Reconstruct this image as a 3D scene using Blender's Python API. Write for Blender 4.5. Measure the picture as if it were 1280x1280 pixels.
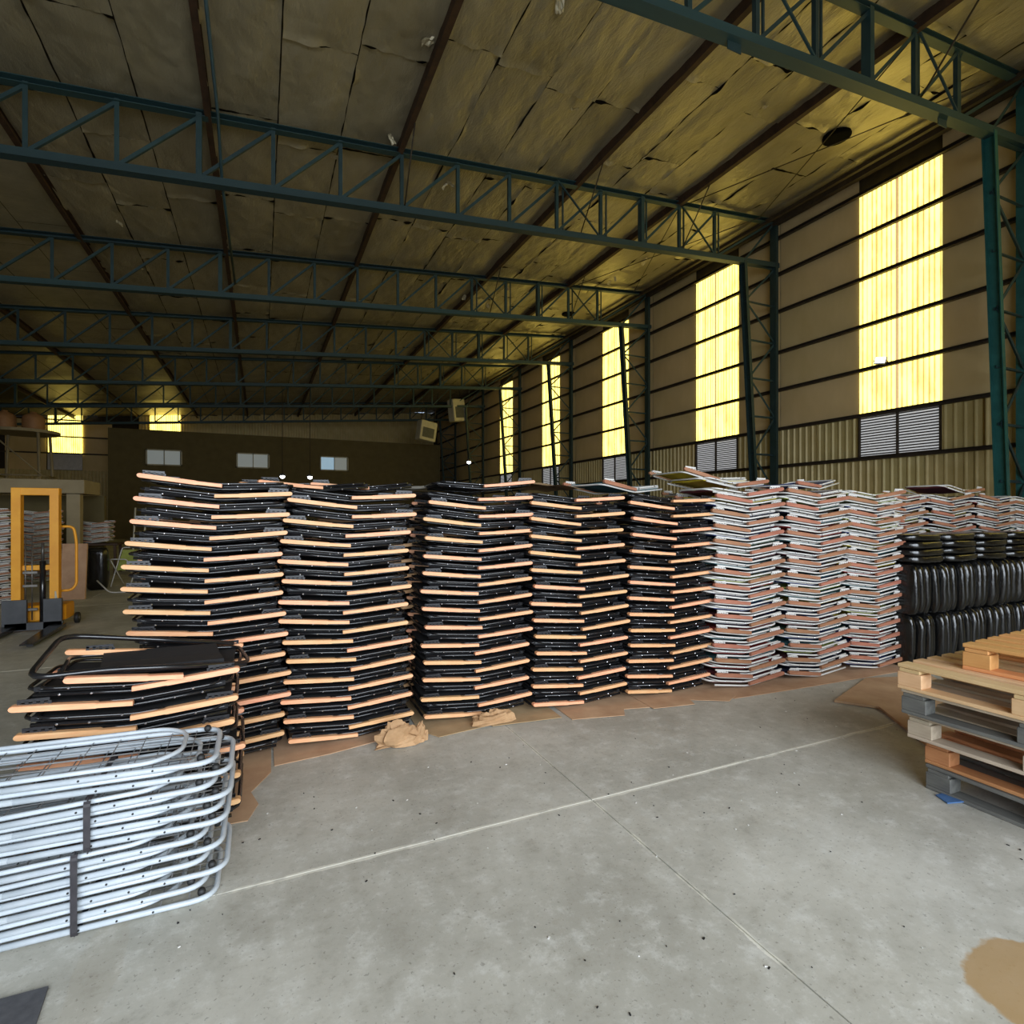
import bpy, math, random
from mathutils import Vector, Matrix, noise, Euler

for _o in list(bpy.data.objects):
    bpy.data.objects.remove(_o)
S = bpy.context.scene
COL = S.collection
R = random.Random(7)
PI = math.pi

# ------------------------------------------------------------------ camera, world, light, exposure
cam_d = bpy.data.cameras.new('camera')
cam_d.lens = 36 * 690 / 1280
cam_d.sensor_width = 36
cam_d.shift_y = 0.0016
cam_d.clip_end = 200
cam = bpy.data.objects.new('camera', cam_d)
cam.location = (0, 0, 1.6)
cam.rotation_euler = (PI / 2, 0, -math.radians(24.5))
COL.objects.link(cam)
S.camera = cam

W = bpy.data.worlds.new('world')
S.world = W
W.use_nodes = True
_bg = W.node_tree.nodes['Background']
_bg.inputs[0].default_value = (0.62, 0.78, 1.0, 1)
_bg.inputs[1].default_value = 1.0

# daylight coming in through the wide loading door behind the camera
_ld = bpy.data.lights.new('door_daylight', 'AREA')
_ld.shape = 'RECTANGLE'
_ld.size = 11.0
_ld.size_y = 5.4
_ld.energy = 1230
_ld.color = (0.86, 0.93, 1.0)
_ld.spread = math.radians(150)
_lo = bpy.data.objects.new('door_daylight', _ld)
_lo.location = (0.5, -5.7, 3.1)
_lo.rotation_euler = (PI / 2 - math.radians(36), 0, 0)
COL.objects.link(_lo)

S.view_settings.view_transform = 'Standard'
S.view_settings.look = 'None'
S.view_settings.gamma = 1.0
S.view_settings.use_curve_mapping = False
S.view_settings.exposure = 0.0

# ------------------------------------------------------------------ materials
def srgb(r, g, b):
    def f(c):
        c /= 255.0
        return c / 12.92 if c <= 0.04045 else ((c + 0.055) / 1.055) ** 2.4
    return (f(r), f(g), f(b), 1)

class NT:
    def __init__(s, name):
        s.m = bpy.data.materials.new(name)
        s.m.use_nodes = True
        s.t = s.m.node_tree
        s.b = s.t.nodes['Principled BSDF']
        s.out = s.t.nodes['Material Output']
    def n(s, kind, **kw):
        x = s.t.nodes.new(kind)
        for k, v in kw.items():
            setattr(x, k, v)
        return x
    def l(s, a, b):
        s.t.links.new(a, b)
    def coord(s, kind='Object', scale=(1, 1, 1)):
        tc = s.n('ShaderNodeTexCoord')
        mp = s.n('ShaderNodeMapping')
        mp.inputs['Scale'].default_value = scale
        s.l(tc.outputs[kind], mp.inputs[0])
        return mp.outputs[0]
    def noise(s, vec, scale, detail=4, rough=0.6):
        x = s.n('ShaderNodeTexNoise')
        x.inputs['Scale'].default_value = scale
        x.inputs['Detail'].default_value = detail
        x.inputs['Roughness'].default_value = rough
        s.l(vec, x.inputs['Vector'])
        return x.outputs['Fac']
    def ramp(s, fac, stops):
        x = s.n('ShaderNodeValToRGB')
        e = x.color_ramp.elements
        while len(e) < len(stops):
            e.new(0.5)
        for i, (p, c) in enumerate(stops):
            e[i].position = p
            e[i].color = c
        s.l(fac, x.inputs[0])
        return x.outputs[0]
    def mix(s, fac, a, b, mode='MIX'):
        x = s.n('ShaderNodeMix', data_type='RGBA', blend_type=mode)
        for i, v in ((0, fac), (6, a), (7, b)):
            if hasattr(v, 'is_output'):
                s.l(v, x.inputs[i])
            else:
                x.inputs[i].default_value = v
        return x.outputs[2]
    def math(s, op, a, b=0.0):
        x = s.n('ShaderNodeMath', operation=op)
        for i, v in ((0, a), (1, b)):
            if hasattr(v, 'is_output'):
                s.l(v, x.inputs[i])
            else:
                x.inputs[i].default_value = v
        return x.outputs[0]
    def bump(s, h, strength=0.3, dist=0.02):
        x = s.n('ShaderNodeBump')
        x.inputs['Strength'].default_value = strength
        x.inputs['Distance'].default_value = dist
        s.l(h, x.inputs['Height'])
        s.l(x.outputs[0], s.b.inputs['Normal'])
    def color(s, v):
        if hasattr(v, 'is_output'):
            s.l(v, s.b.inputs['Base Color'])
        else:
            s.b.inputs['Base Color'].default_value = v

def mat(name, c1, c2=None, rough=0.6, metal=0.0, scale=6.0, stretch=(1, 1, 1), bump=0.0, bdist=0.01, vary=0.0, spec=0.5, coat=0.0):
    """noise-mottled principled material; vary = per-object brightness variation"""
    t = NT(name)
    c2 = c2 or c1
    v = t.coord('Object', stretch)
    f = t.noise(v, scale)
    col = t.ramp(f, [(0.3, c1), (0.7, c2)])
    if vary:
        oi = t.n('ShaderNodeObjectInfo')
        hs = t.n('ShaderNodeHueSaturation')
        val = t.math('ADD', t.math('MULTIPLY', oi.outputs['Random'], vary), 1 - vary / 2)
        t.l(val, hs.inputs['Value'])
        h = t.math('ADD', t.math('MULTIPLY', oi.outputs['Random'], -0.03 * vary * 4), 0.5 + 0.03 * vary * 2)
        t.l(h, hs.inputs['Hue'])
        t.l(col, hs.inputs['Color'])
        col = hs.outputs[0]
    t.color(col)
    t.b.inputs['Roughness'].default_value = rough
    t.b.inputs['Metallic'].default_value = metal
    t.b.inputs['Specular IOR Level'].default_value = spec
    t.b.inputs['Coat Weight'].default_value = coat
    if bump:
        t.bump(f, bump, bdist)
    return t.m

M = {}
M['black_steel'] = mat('black_steel', srgb(20, 20, 22), srgb(34, 34, 36), 0.2, 0.0, 12, spec=0.7)
M['grey_plate'] = mat('grey_plate', srgb(30, 30, 33), srgb(44, 44, 47), 0.35, 0.1, 20)
M['black_fabric'] = mat('black_fabric', srgb(18, 18, 20), srgb(30, 30, 32), 0.85, 0, 60, bump=0.2, bdist=0.002)
M['rivet'] = mat('rivet', srgb(200, 200, 205), srgb(230, 230, 235), 0.25, 0.9)
M['arm_wood'] = mat('arm_wood', srgb(228, 158, 112), srgb(242, 190, 142), 0.5, 0, 9, (0.6, 6, 6), vary=0.22)
M['brown_wood'] = mat('brown_wood', srgb(150, 98, 74), srgb(176, 122, 94), 0.55, 0, 9, (0.6, 6, 6), vary=0.22)
M['white_steel'] = mat('white_steel', srgb(210, 208, 203), srgb(224, 222, 218), 0.35, 0, 8)
M['frame_white'] = mat('frame_white', srgb(178, 187, 194), srgb(196, 203, 209), 0.32, 0, 8)
M['wire'] = mat('wire', srgb(120, 122, 124), srgb(160, 160, 160), 0.4, 0.5)
M['rubber'] = mat('rubber', srgb(22, 22, 22), srgb(36, 36, 36), 0.6)
M['strap'] = mat('strap', srgb(40, 38, 42), srgb(58, 54, 58), 0.55, 0, 30)
for nm, c in dict(yellow=(190, 168, 40), red=(150, 44, 38), blue=(40, 58, 116), navy=(24, 28, 56), teal=(56, 100, 108),
                  green=(48, 78, 54), maroon=(84, 28, 36), lime=(160, 168, 84)).items():
    M['fab_' + nm] = mat('fabric_' + nm, srgb(*c), srgb(*[min(255, int(x * 1.12)) for x in c]), 0.8, 0, 50)
M['column_paint'] = mat('column_paint', srgb(34, 54, 54), srgb(44, 66, 66), 0.55, 0, 4, vary=0.15)
M['teal_paint'] = mat('teal_paint', srgb(30, 84, 82), srgb(44, 102, 100), 0.5, 0, 5, vary=0.15)
M['truss_paint'] = mat('truss_paint', srgb(34, 58, 62), srgb(46, 72, 76), 0.55, 0, 4, vary=0.15)
M['rust_brown'] = mat('rust_brown', srgb(54, 38, 26), srgb(78, 54, 36), 0.7, 0, 5)
M['girt'] = mat('girt_brown', srgb(50, 40, 30), srgb(66, 54, 40), 0.7, 0, 5)
M['rod'] = mat('rod', srgb(52, 44, 36), srgb(70, 60, 48), 0.6, 0.3)
M['wall_panel'] = mat('wall_panel', srgb(214, 188, 134), srgb(226, 200, 148), 0.8, 0, 1.3, (1, 1, 0.5), bump=0.15, bdist=0.02, vary=0.08)
M['corrugated'] = mat('corrugated', srgb(198, 178, 122), srgb(212, 194, 140), 0.45, 0.1, 2, vary=0.06)
M['louver'] = mat('louver', srgb(196, 192, 190), srgb(214, 210, 208), 0.4, 0.3)
M['dark_void'] = mat('dark_void', srgb(4, 4, 4), srgb(7, 6, 5), 1.0, spec=0.1)
M['ceil_board'] = mat('ceil_board', srgb(40, 32, 20), srgb(56, 46, 30), 0.9)
M['concrete_wall'] = mat('concrete_wall', srgb(96, 86, 54), srgb(110, 98, 64), 0.85, 0, 2)
M['plaster'] = mat('plaster', srgb(150, 136, 108), srgb(166, 152, 122), 0.85, 0, 2)
M['cardboard'] = mat('cardboard', srgb(172, 138, 104), srgb(198, 166, 130), 0.85, 0, 4, bump=0.15, vary=0.2)
M['kraft'] = mat('kraft', srgb(160, 124, 86), srgb(190, 152, 112), 0.8, 0, 8, bump=0.5, bdist=0.02)
M['stacker_yellow'] = mat('stacker_yellow', srgb(226, 150, 20), srgb(240, 168, 34), 0.45, 0, 4)
M['dark_grey'] = mat('dark_grey', srgb(62, 64, 68), srgb(80, 82, 86), 0.55, 0, 5)
M['chain'] = mat('chain', srgb(90, 88, 84), srgb(140, 136, 130), 0.4, 0.7)
M['tank'] = mat('tank', srgb(150, 108, 70), srgb(172, 126, 84), 0.6, 0, 3)
M['box_grey'] = mat('box_grey', srgb(176, 170, 152), srgb(196, 190, 170), 0.6, 0, 3)
M['tarp'] = mat('tarp', srgb(168, 166, 160), srgb(204, 202, 196), 0.4, 0, 5, bump=0.5, bdist=0.03)
M['blue_scrap'] = mat('blue_scrap', srgb(60, 98, 150), srgb(86, 124, 172), 0.6, 0, 20)
M['mat_dark'] = mat('mat_dark', srgb(66, 66, 70), srgb(84, 84, 88), 0.8, 0, 30)
M['pallet_pale'] = mat('pallet_pale', srgb(206, 168, 120), srgb(226, 192, 146), 0.7, 0, 6, (5, 0.6, 5), vary=0.18)
M['pallet_orange'] = mat('pallet_orange', srgb(204, 142, 84), srgb(222, 164, 104), 0.7, 0, 6, (5, 0.6, 5), vary=0.18)
M['pallet_red'] = mat('pallet_red', srgb(176, 116, 74), srgb(204, 146, 98), 0.7, 0, 6, (5, 0.6, 5), vary=0.2)
M['pallet_weathered'] = mat('pallet_weathered', srgb(164, 148, 128), srgb(196, 182, 160), 0.75, 0, 6, (5, 0.6, 5), vary=0.18)
M['pallet_dark'] = mat('pallet_dark', srgb(84, 84, 82), srgb(118, 118, 112), 0.75, 0, 6, (5, 0.6, 5), vary=0.12)

def film():
    t = NT('black_film')
    v = t.coord('Object')
    f = t.noise(v, 14, 6, 0.7)
    t.color(t.ramp(f, [(0.3, srgb(6, 6, 6)), (0.75, srgb(20, 20, 20))]))
    t.b.inputs['Roughness'].default_value = 0.2
    t.b.inputs['Specular IOR Level'].default_value = 0.7
    t.b.inputs['Coat Weight'].default_value = 0.0
    t.b.inputs['Coat Roughness'].default_value = 0.12
    v2 = t.coord('Object', (2.5, 2.5, 0.8))
    t.bump(t.noise(v2, 9, 3, 0.6), 0.22, 0.02)
    return t.m
M['film'] = film()

def foil():
    t = NT('foil_insulation')
    v = t.coord('Object')
    f = t.noise(v, 1.6, 5)
    c = t.ramp(f, [(0.3, srgb(166, 156, 130)), (0.7, srgb(194, 184, 156))])
    oi = t.n('ShaderNodeObjectInfo')
    hs = t.n('ShaderNodeHueSaturation')
    t.l(t.math('ADD', t.math('MULTIPLY', oi.outputs['Random'], 0.2), 0.9), hs.inputs['Value'])
    t.l(c, hs.inputs['Color'])
    t.color(hs.outputs[0])
    t.b.inputs['Roughness'].default_value = 0.42
    t.b.inputs['Metallic'].default_value = 0.45
    t.bump(t.noise(v, 6, 6, 0.65), 0.8, 0.06)
    return t.m
M['foil'] = foil()
M['torn'] = mat('torn_foil', srgb(176, 164, 134), srgb(200, 190, 160), 0.45, 0.2)

def sheet_glow():
    """backlit yellow fibreglass sheet"""
    t = NT('translucent_sheet')
    v = t.coord('Object')
    sx = t.n('ShaderNodeSeparateXYZ')
    t.l(v, sx.inputs[0])
    wv = t.math('SINE', t.math('MULTIPLY', sx.outputs[1], 2 * PI / 0.122))
    wv = t.math('ADD', t.math('MULTIPLY', wv, 0.5), 0.5)
    wv = t.math('POWER', wv, 4.0)
    n1 = t.noise(t.coord('Object', (1, 1, 0.35)), 3.2, 4)
    f = t.math('ADD', t.math('MULTIPLY', wv, 0.45), t.math('MULTIPLY', t.math('SUBTRACT', n1, 0.35), 0.9))
    c = t.ramp(f, [(0.06, (1.0, 0.80, 0.165, 1)), (0.52, (0.20, 0.135, 0.036, 1))])
    t.color((0.5, 0.42, 0.18, 1))
    t.l(c, t.b.inputs['Emission Color'])
    t.b.inputs['Emission Strength'].default_value = 3.7
    t.b.inputs['Roughness'].default_value = 0.4
    return t.m
M['sheet'] = sheet_glow()

def emit(name, c, s):
    t = NT(name)
    t.color((0.8, 0.8, 0.8, 1))
    t.b.inputs['Emission Color'].default_value = c
    t.b.inputs['Emission Strength'].default_value = s
    return t.m
M['led'] = emit('led_lens', (0.95, 0.98, 1, 1), 7)
M['daylight'] = emit('daylight_gap', (0.80, 0.82, 0.84, 1), 0.42)
M['lit_pane'] = emit('lit_pane', (0.6, 0.75, 0.8, 1), 0.12)

def concrete():
    t = NT('concrete_floor')
    tc = t.n('ShaderNodeTexCoord')
    g = t.n('ShaderNodeNewGeometry')
    v = g.outputs['Position']
    n1 = t.noise(v, 0.9, 6, 0.6)
    n2 = t.noise(v, 7, 10, 0.78)
    n3 = t.noise(v, 55, 3, 0.6)
    base = t.ramp(n1, [(0.38, srgb(168, 165, 154)), (0.62, srgb(194, 191, 180))])
    pale = t.ramp(n2, [(0.51, (0, 0, 0, 1)), (0.66, (1, 1, 1, 1))])
    base = t.mix(t.math('MULTIPLY', pale, 0.5), base, srgb(220, 219, 212))
    dark = t.ramp(n2, [(0.34, (1, 1, 1, 1)), (0.47, (0, 0, 0, 1))])
    base = t.mix(t.math('MULTIPLY', dark, 0.4), base, srgb(134, 129, 116))
    spk = t.ramp(n3, [(0.62, (0, 0, 0, 1)), (0.68, (1, 1, 1, 1))])
    base = t.mix(t.math('MULTIPLY', spk, 0.5), base, srgb(110, 106, 98))
    # white filler smeared along the slab joints (joint lines every 4.6 m)
    sx = t.n('ShaderNodeSeparateXYZ')
    t.l(v, sx.inputs[0])
    nj = t.noise(v, 3.5, 5, 0.7)
    wob = t.math('MULTIPLY', t.math('SUBTRACT', nj, 0.5), 0.05)
    def joint(axis, off, width, thr):
        p = t.math('ADD', t.math('SUBTRACT', sx.outputs[axis], off - 46 - 2.3), wob)
        p = t.math('ABSOLUTE', t.math('SUBTRACT', t.math('MODULO', p, 4.6), 2.3))
        near = t.math('LESS_THAN', p, width)
        brk = t.ramp(t.noise(v, 2.2, 4, 0.75), [(thr, (0, 0, 0, 1)), (thr + 0.1, (1, 1, 1, 1))])
        return t.math('MULTIPLY', near, brk)
    jm = t.math('MAXIMUM', joint(1, 2.62, 0.016, 0.36), joint(0, 1.686, 0.011, 0.5))
    base = t.mix(t.math('MULTIPLY', jm, 0.75), base, srgb(226, 222, 208))
    # soil-brown stain near the loading door
    def spot(x, y, rx, ry):
        dx = t.math('DIVIDE', t.math('SUBTRACT', sx.outputs[0], x), rx)
        dy = t.math('DIVIDE', t.math('SUBTRACT', sx.outputs[1], y), ry)
        d = t.math('ADD', t.math('MULTIPLY', dx, dx), t.math('MULTIPLY', dy, dy))
        d = t.math('ADD', d, t.math('MULTIPLY', t.math('SUBTRACT', t.noise(v, 5, 4), 0.5), 1.1))
        return t.ramp(d, [(0.82, (1, 1, 1, 1)), (0.95, (0, 0, 0, 1))])
    base = t.mix(t.math('MULTIPLY', spot(2.40, 0.93, 0.27, 0.22), 0.85), base, srgb(166, 134, 88))
    base = t.mix(t.math('MULTIPLY', spot(0.30, 3.2, 0.4, 0.3), 0.06), base, srgb(150, 130, 104))
    base = t.mix(t.math('MULTIPLY', spot(-0.52, 2.35, 0.08, 0.3), 0.12), base, srgb(160, 142, 112))
    t.color(base)
    rr = t.ramp(n2, [(0.3, (0.5, 0.5, 0.5, 1)), (0.7, (0.75, 0.75, 0.75, 1))])
    t.l(rr, t.b.inputs['Roughness'])
    t.b.inputs['Specular IOR Level'].default_value = 0.35
    t.bump(n3, 0.12, 0.004)
    return t.m
M['floor'] = concrete()
M['joint'] = mat('joint_filler', srgb(150, 146, 134), srgb(186, 182, 170), 0.9)

# ------------------------------------------------------------------ geometry helpers
class MB:
    def __init__(s):
        s.v, s.f, s.m, s.sm = [], [], [], []
        s.mi, s.smooth = 0, False
    def add(s, vs, fs):
        o = len(s.v)
        s.v += [tuple(p) for p in vs]
        for f in fs:
            s.f.append([o + i for i in f])
            s.m.append(s.mi)
            s.sm.append(s.smooth)
        return s
    def box(s, c, d, mtx=None):
        x, y, z = d[0] / 2, d[1] / 2, d[2] / 2
        vs = [Vector((a * x, b * y, e * z)) for e in (-1, 1) for b in (-1, 1) for a in (-1, 1)]
        if mtx is not None:
            vs = [mtx @ p for p in vs]
        vs = [p + Vector(c) for p in vs]
        return s.add(vs, [(0, 2, 3, 1), (4, 5, 7, 6), (0, 1, 5, 4), (2, 6, 7, 3), (0, 4, 6, 2), (1, 3, 7, 5)])
    def bbox(s, c, d, b=0.004, mtx=None):
        """box with chamfered long edges (profile in its two smaller axes)"""
        ax = max(range(3), key=lambda i: d[i])
        u, w = [i for i in range(3) if i != ax]
        hu, hw, hl = d[u] / 2, d[w] / 2, d[ax] / 2
        prof = [(-hu + b, -hw), (hu - b, -hw), (hu, -hw + b), (hu, hw - b), (hu - b, hw), (-hu + b, hw), (-hu, hw - b), (-hu, -hw + b)]
        vs = []
        for sgn, k in ((-1, 0.0), (-1, 1.0), (1, 1.0), (1, 0.0)):
            for (a, e) in prof:
                p = [0, 0, 0]
                sc = 1 if k else (1 - b / max(hu, b * 2))
                p[u], p[w] = a * sc, e * sc
                p[ax] = sgn * (hl - (0 if not k else b))
                p = Vector(p)
                if mtx is not None:
                    p = mtx @ p
                vs.append(p + Vector(c))
        fs = [tuple(reversed(range(8))), tuple(range(24, 32))]
        for r in range(3):
            for i in range(8):
                j = (i + 1) % 8
                fs.append((r * 8 + i, r * 8 + j, r * 8 + 8 + j, r * 8 + 8 + i))
        return s.add(vs, fs)
    def tube(s, pts, r, n=8, closed=False, caps=True):
        pts = [Vector(p) for p in pts]
        N = len(pts)
        vs, fs = [], []
        ref = None
        for i in range(N):
            if closed:
                d = pts[(i + 1) % N] - pts[i - 1]
            else:
                d = pts[min(i + 1, N - 1)] - pts[max(i - 1, 0)]
            d.normalize()
            if ref is None:
                ref = Vector((0, 0, 1)) if abs(d.z) < 0.9 else Vector((1, 0, 0))
            a = ref - d * ref.dot(d)
            if a.length < 1e-5:
                a = d.orthogonal()
            a.normalize()
            ref = a
            b = d.cross(a)
            for k in range(n):
                t = 2 * PI * (k + 0.5) / n
                vs.append(pts[i] + (a * math.cos(t) + b * math.sin(t)) * r)
        for i in range(N if closed else N - 1):
            j = (i + 1) % N
            for k in range(n):
                l = (k + 1) % n
                fs.append((i * n + k, i * n + l, j * n + l, j * n + k))
        if not closed and caps:
            fs.append(tuple(reversed(range(n))))
            fs.append(tuple(range((N - 1) * n, N * n)))
        sv = s.smooth
        s.smooth = True
        s.add(vs, fs)
        s.smooth = sv
        return s
    def prism(s, prof, p0, p1, up=(0, 0, 1)):
        """extrude a closed 2-D profile (u sideways, w up) from p0 to p1"""
        p0, p1 = Vector(p0), Vector(p1)
        d = (p1 - p0).normalized()
        up = Vector(up)
        if abs(d.dot(up)) > 0.98:
            up = Vector((1, 0, 0))
        side = d.cross(up).normalized()
        u2 = side.cross(d).normalized()
        n = len(prof)
        vs = [p + side * a + u2 * b for p in (p0, p1) for a, b in prof]
        fs = [tuple(reversed(range(n))), tuple(range(n, 2 * n))]
        for i in range(n):
            j = (i + 1) % n
            fs.append((i, j, n + j, n + i))
        return s.add(vs, fs)
    def lathe(s, prof, c=(0, 0, 0), n=20, axis='z'):
        vs, fs = [], []
        for (r, z) in prof:
            for k in range(n):
                t = 2 * PI * k / n
                p = (r * math.cos(t), r * math.sin(t), z)
                if axis == 'y':
                    p = (p[0], p[2], p[1])
                if axis == 'x':
                    p = (p[2], p[0], p[1])
                vs.append(Vector(p) + Vector(c))
        for i in range(len(prof) - 1):
            for k in range(n):
                l = (k + 1) % n
                fs.append((i * n + k, i * n + l, (i + 1) * n + l, (i + 1) * n + k))
        fs.append(tuple(reversed(range(n))))
        fs.append(tuple(range((len(prof) - 1) * n, len(prof) * n)))
        return s.add(vs, fs)
    def mesh(s, name, mats):
        me = bpy.data.meshes.new(name)
        me.from_pydata(s.v, [], s.f)
        for m in (mats if isinstance(mats, (list, tuple)) else [mats]):
            me.materials.append(M[m] if isinstance(m, str) else m)
        me.polygons.foreach_set('material_index', s.m)
        me.polygons.foreach_set('use_smooth', s.sm)
        me.update()
        return me
    def build(s, name, mats, parent=None, loc=(0, 0, 0), rot=(0, 0, 0)):
        return put(name, s.mesh(name, mats), parent, loc, rot)

def put(name, me, parent=None, loc=(0, 0, 0), rot=(0, 0, 0), scale=None):
    o = bpy.data.objects.new(name, me)
    COL.objects.link(o)
    o.parent = parent
    o.location = loc
    o.rotation_euler = rot
    if scale:
        o.scale = scale
    return o

def tag(o, label=None, cat=None, group=None, kind=None):
    for k, v in (('label', label), ('category', cat), ('group', group), ('kind', kind)):
        if v:
            o[k] = v
    return o

def thing(name, label, cat, loc=(0, 0, 0), rot=(0, 0, 0), group=None):
    return tag(put(name, None, None, loc, rot), label, cat, group)

def struct(name, loc=(0, 0, 0)):
    return tag(put(name, None, None, loc), kind='structure')

def fillet(pts, rad, seg=4):
    """round the inner corners of an open polyline"""
    pts = [Vector(p) for p in pts]
    out = [pts[0]]
    for i in range(1, len(pts) - 1):
        a, b, c = pts[i - 1], pts[i], pts[i + 1]
        r = min(rad, (a - b).length * 0.45, (c - b).length * 0.45)
        p, q = b + (a - b).normalized() * r, b + (c - b).normalized() * r
        for k in range(seg + 1):
            t = k / seg
            out.append(p * (1 - t) ** 2 + b * 2 * t * (1 - t) + q * t * t)
    out.append(pts[-1])
    return out

def frustum_between(o, p0, p1, up=(0, 0, 1)):
    """place a unit-length (+x) mesh so it spans p0-p1"""
    p0, p1 = Vector(p0), Vector(p1)
    d = p1 - p0
    L = d.length
    x = d.normalized()
    u = Vector(up)
    if abs(x.dot(u)) > 0.98:
        u = Vector((1, 0, 0))
    y = u.cross(x).normalized()
    z = x.cross(y)
    o.matrix_local = Matrix(((x.x * L, y.x, z.x, p0.x), (x.y * L, y.y, z.y, p0.y), (x.z * L, y.z, z.z, p0.z), (0, 0, 0, 1)))
    return o

# ------------------------------------------------------------------ the building
XR = 14.35           # inner face of the right wall
XL = -17.0
Y0, Y1 = -6.0, 47.5
def zroof(x): return 9.36 + 0.085 * x     # underside of the foil
def ztop(x): return 9.20 + 0.085 * x      # top chord
def zbot(x): return 7.95 + 0.080 * x      # bottom chord
COLY = [5.9 + 6.0 * k for k in range(8)]  # frames in view
PURLX = [-11.7, -8.0, -4.3, -0.9, 2.75, 7.2, 10.45]

# floor: concrete slabs cast with open joints
floor = struct('floor')
MB().box(((XL + XR) / 2, (Y0 + Y1) / 2, -0.056), (XR - XL + 1, Y1 - Y0 + 1, 0.1)).build('joint_filler', 'joint', floor)
slab_me = {}
xs = sorted(set([XL] + [1.686 + 4.6 * k for k in range(-5, 4) if XL < 1.686 + 4.6 * k < XR] + [XR]))
ys = sorted(set([Y0] + [2.62 + 4.6 * k for k in range(-3, 11) if Y0 < 2.62 + 4.6 * k < Y1] + [Y1]))
for i in range(len(xs) - 1):
    for j in range(len(ys) - 1):
        w, h = round(xs[i + 1] - xs[i] - 0.006, 4), round(ys[j + 1] - ys[j] - 0.008, 4)
        if (w, h) not in slab_me:
            slab_me[(w, h)] = MB().box((0, 0, -0.003), (w, h, 0.006)).mesh('slab', 'floor')
        put('slab', slab_me[(w, h)], floor, ((xs[i] + xs[i + 1]) / 2, (ys[j] + ys[j + 1]) / 2, 0))

# ceiling: dark boarding with foil blankets below it
ceiling = struct('ceiling')
m = MB()
for (a, b) in ((XL, XR + 0.3),):
    m.add([(a, Y0, zroof(a) + .07), (b, Y0, zroof(b) + .07), (b, Y1, zroof(b) + .07), (a, Y1, zroof(a) + .07),
           (a, Y0, zroof(a) + .2), (b, Y0, zroof(b) + .2), (b, Y1, zroof(b) + .2), (a, Y1, zroof(a) + .2)],
          [(0, 1, 2, 3), (7, 6, 5, 4), (0, 4, 5, 1), (1, 5, 6, 2), (2, 6, 7, 3), (3, 7, 4, 0)])
m.build('roof_board', 'ceil_board', ceiling)

def blanket_mesh(seed, nx=16, ny=40):
    """unit blanket 1 x 1, wrinkled, with edges that curl down here and there"""
    m = MB()
    m.smooth = True
    vs, fs = [], []
    for j in range(ny + 1):
        for i in range(nx + 1):
            u, v = i / nx, j / ny
            e = min(u, 1 - u) * 1.2
            ev = min(v, 1 - v) * 3.0
            p = Vector((u * 1.2 * 1.3 + seed * 7.3, v * 3.0 * 0.7, seed))
            w = noise.noise(p * 1.3) * 0.03 + noise.noise(p * 3.5) * 0.018 + noise.noise(p * 8) * 0.008 + abs(noise.noise(p * 5 + Vector((3, 1, 0)))) * -0.016
            sag = -0.030 * math.sin(PI * u) * math.sin(PI * v)
            curl = max(0, 1 - ev / 0.10) * max(0, noise.noise(Vector((u * 4, seed * 3.1, round(v)))) + 0.05) * -0.10
            curl += max(0, 1 - e / 0.08) * max(0, noise.noise(Vector((v * 6, seed * 5.7, round(u) + 4))) - 0.05) * -0.10
            x = u + noise.noise(Vector((v * 9, seed, round(u)))) * 0.006
            y = v + noise.noise(Vector((u * 5, seed, round(v) + 9))) * 0.004
            vs.append((x, y, w + sag + curl))
    for j in range(ny):
        for i in range(nx):
            a = j * (nx + 1) + i
            fs.append((a, a + nx + 1, a + nx + 2, a + 1))
    m.add(vs, fs)
    return m.mesh('insulation_blanket', 'foil')
blankets = [blanket_mesh(k) for k in range(9)]
rest = MB()
rest.smooth = True
edges = [XL] + PURLX + [XR]
nb = 0
BL = 3.0
for a, b in zip(edges[:-1], edges[1:]):
    k = max(1, round((b - a) / 1.2))
    for c in range(k):
        xa, xb = a + (b - a) * c / k, a + (b - a) * (c + 1) / k
        y = -6.1 + (0.9 if (c % 2) else 0.0) + R.uniform(-.3, .3)
        while y < Y1 - 0.5:
            L = BL + R.uniform(-.25, .25)
            if y + L > 5.0 and xa > -12:
                me = R.choice(blankets)
                near = (xa > -5.5 and y < 32) or (xa > 0 and y < 36)
                g = 0.009
                z = zroof(xa + g) + R.uniform(-0.012, 0.012)
                if near:
                    o = put('insulation_blanket', me, ceiling)
                    o.matrix_local = Matrix.Translation((xa + g, y + g, z)) @ Matrix.Rotation(-math.atan(0.085), 4, 'Y') @ Matrix.Diagonal((xb - xa - 2 * g, L - 2 * g, 1, 1))
                    nb += 1
                else:
                    q = len(rest.v)
                    rest.add([(xa + g, y + g, z), (xb - g, y + g, zroof(xb)), (xb - g, y + L - g, zroof(xb)), (xa + g, y + L - g, z)], [(3, 2, 1, 0)])
            y += L
tag(rest.build('far_blankets', 'foil', ceiling), kind='stuff')

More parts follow.
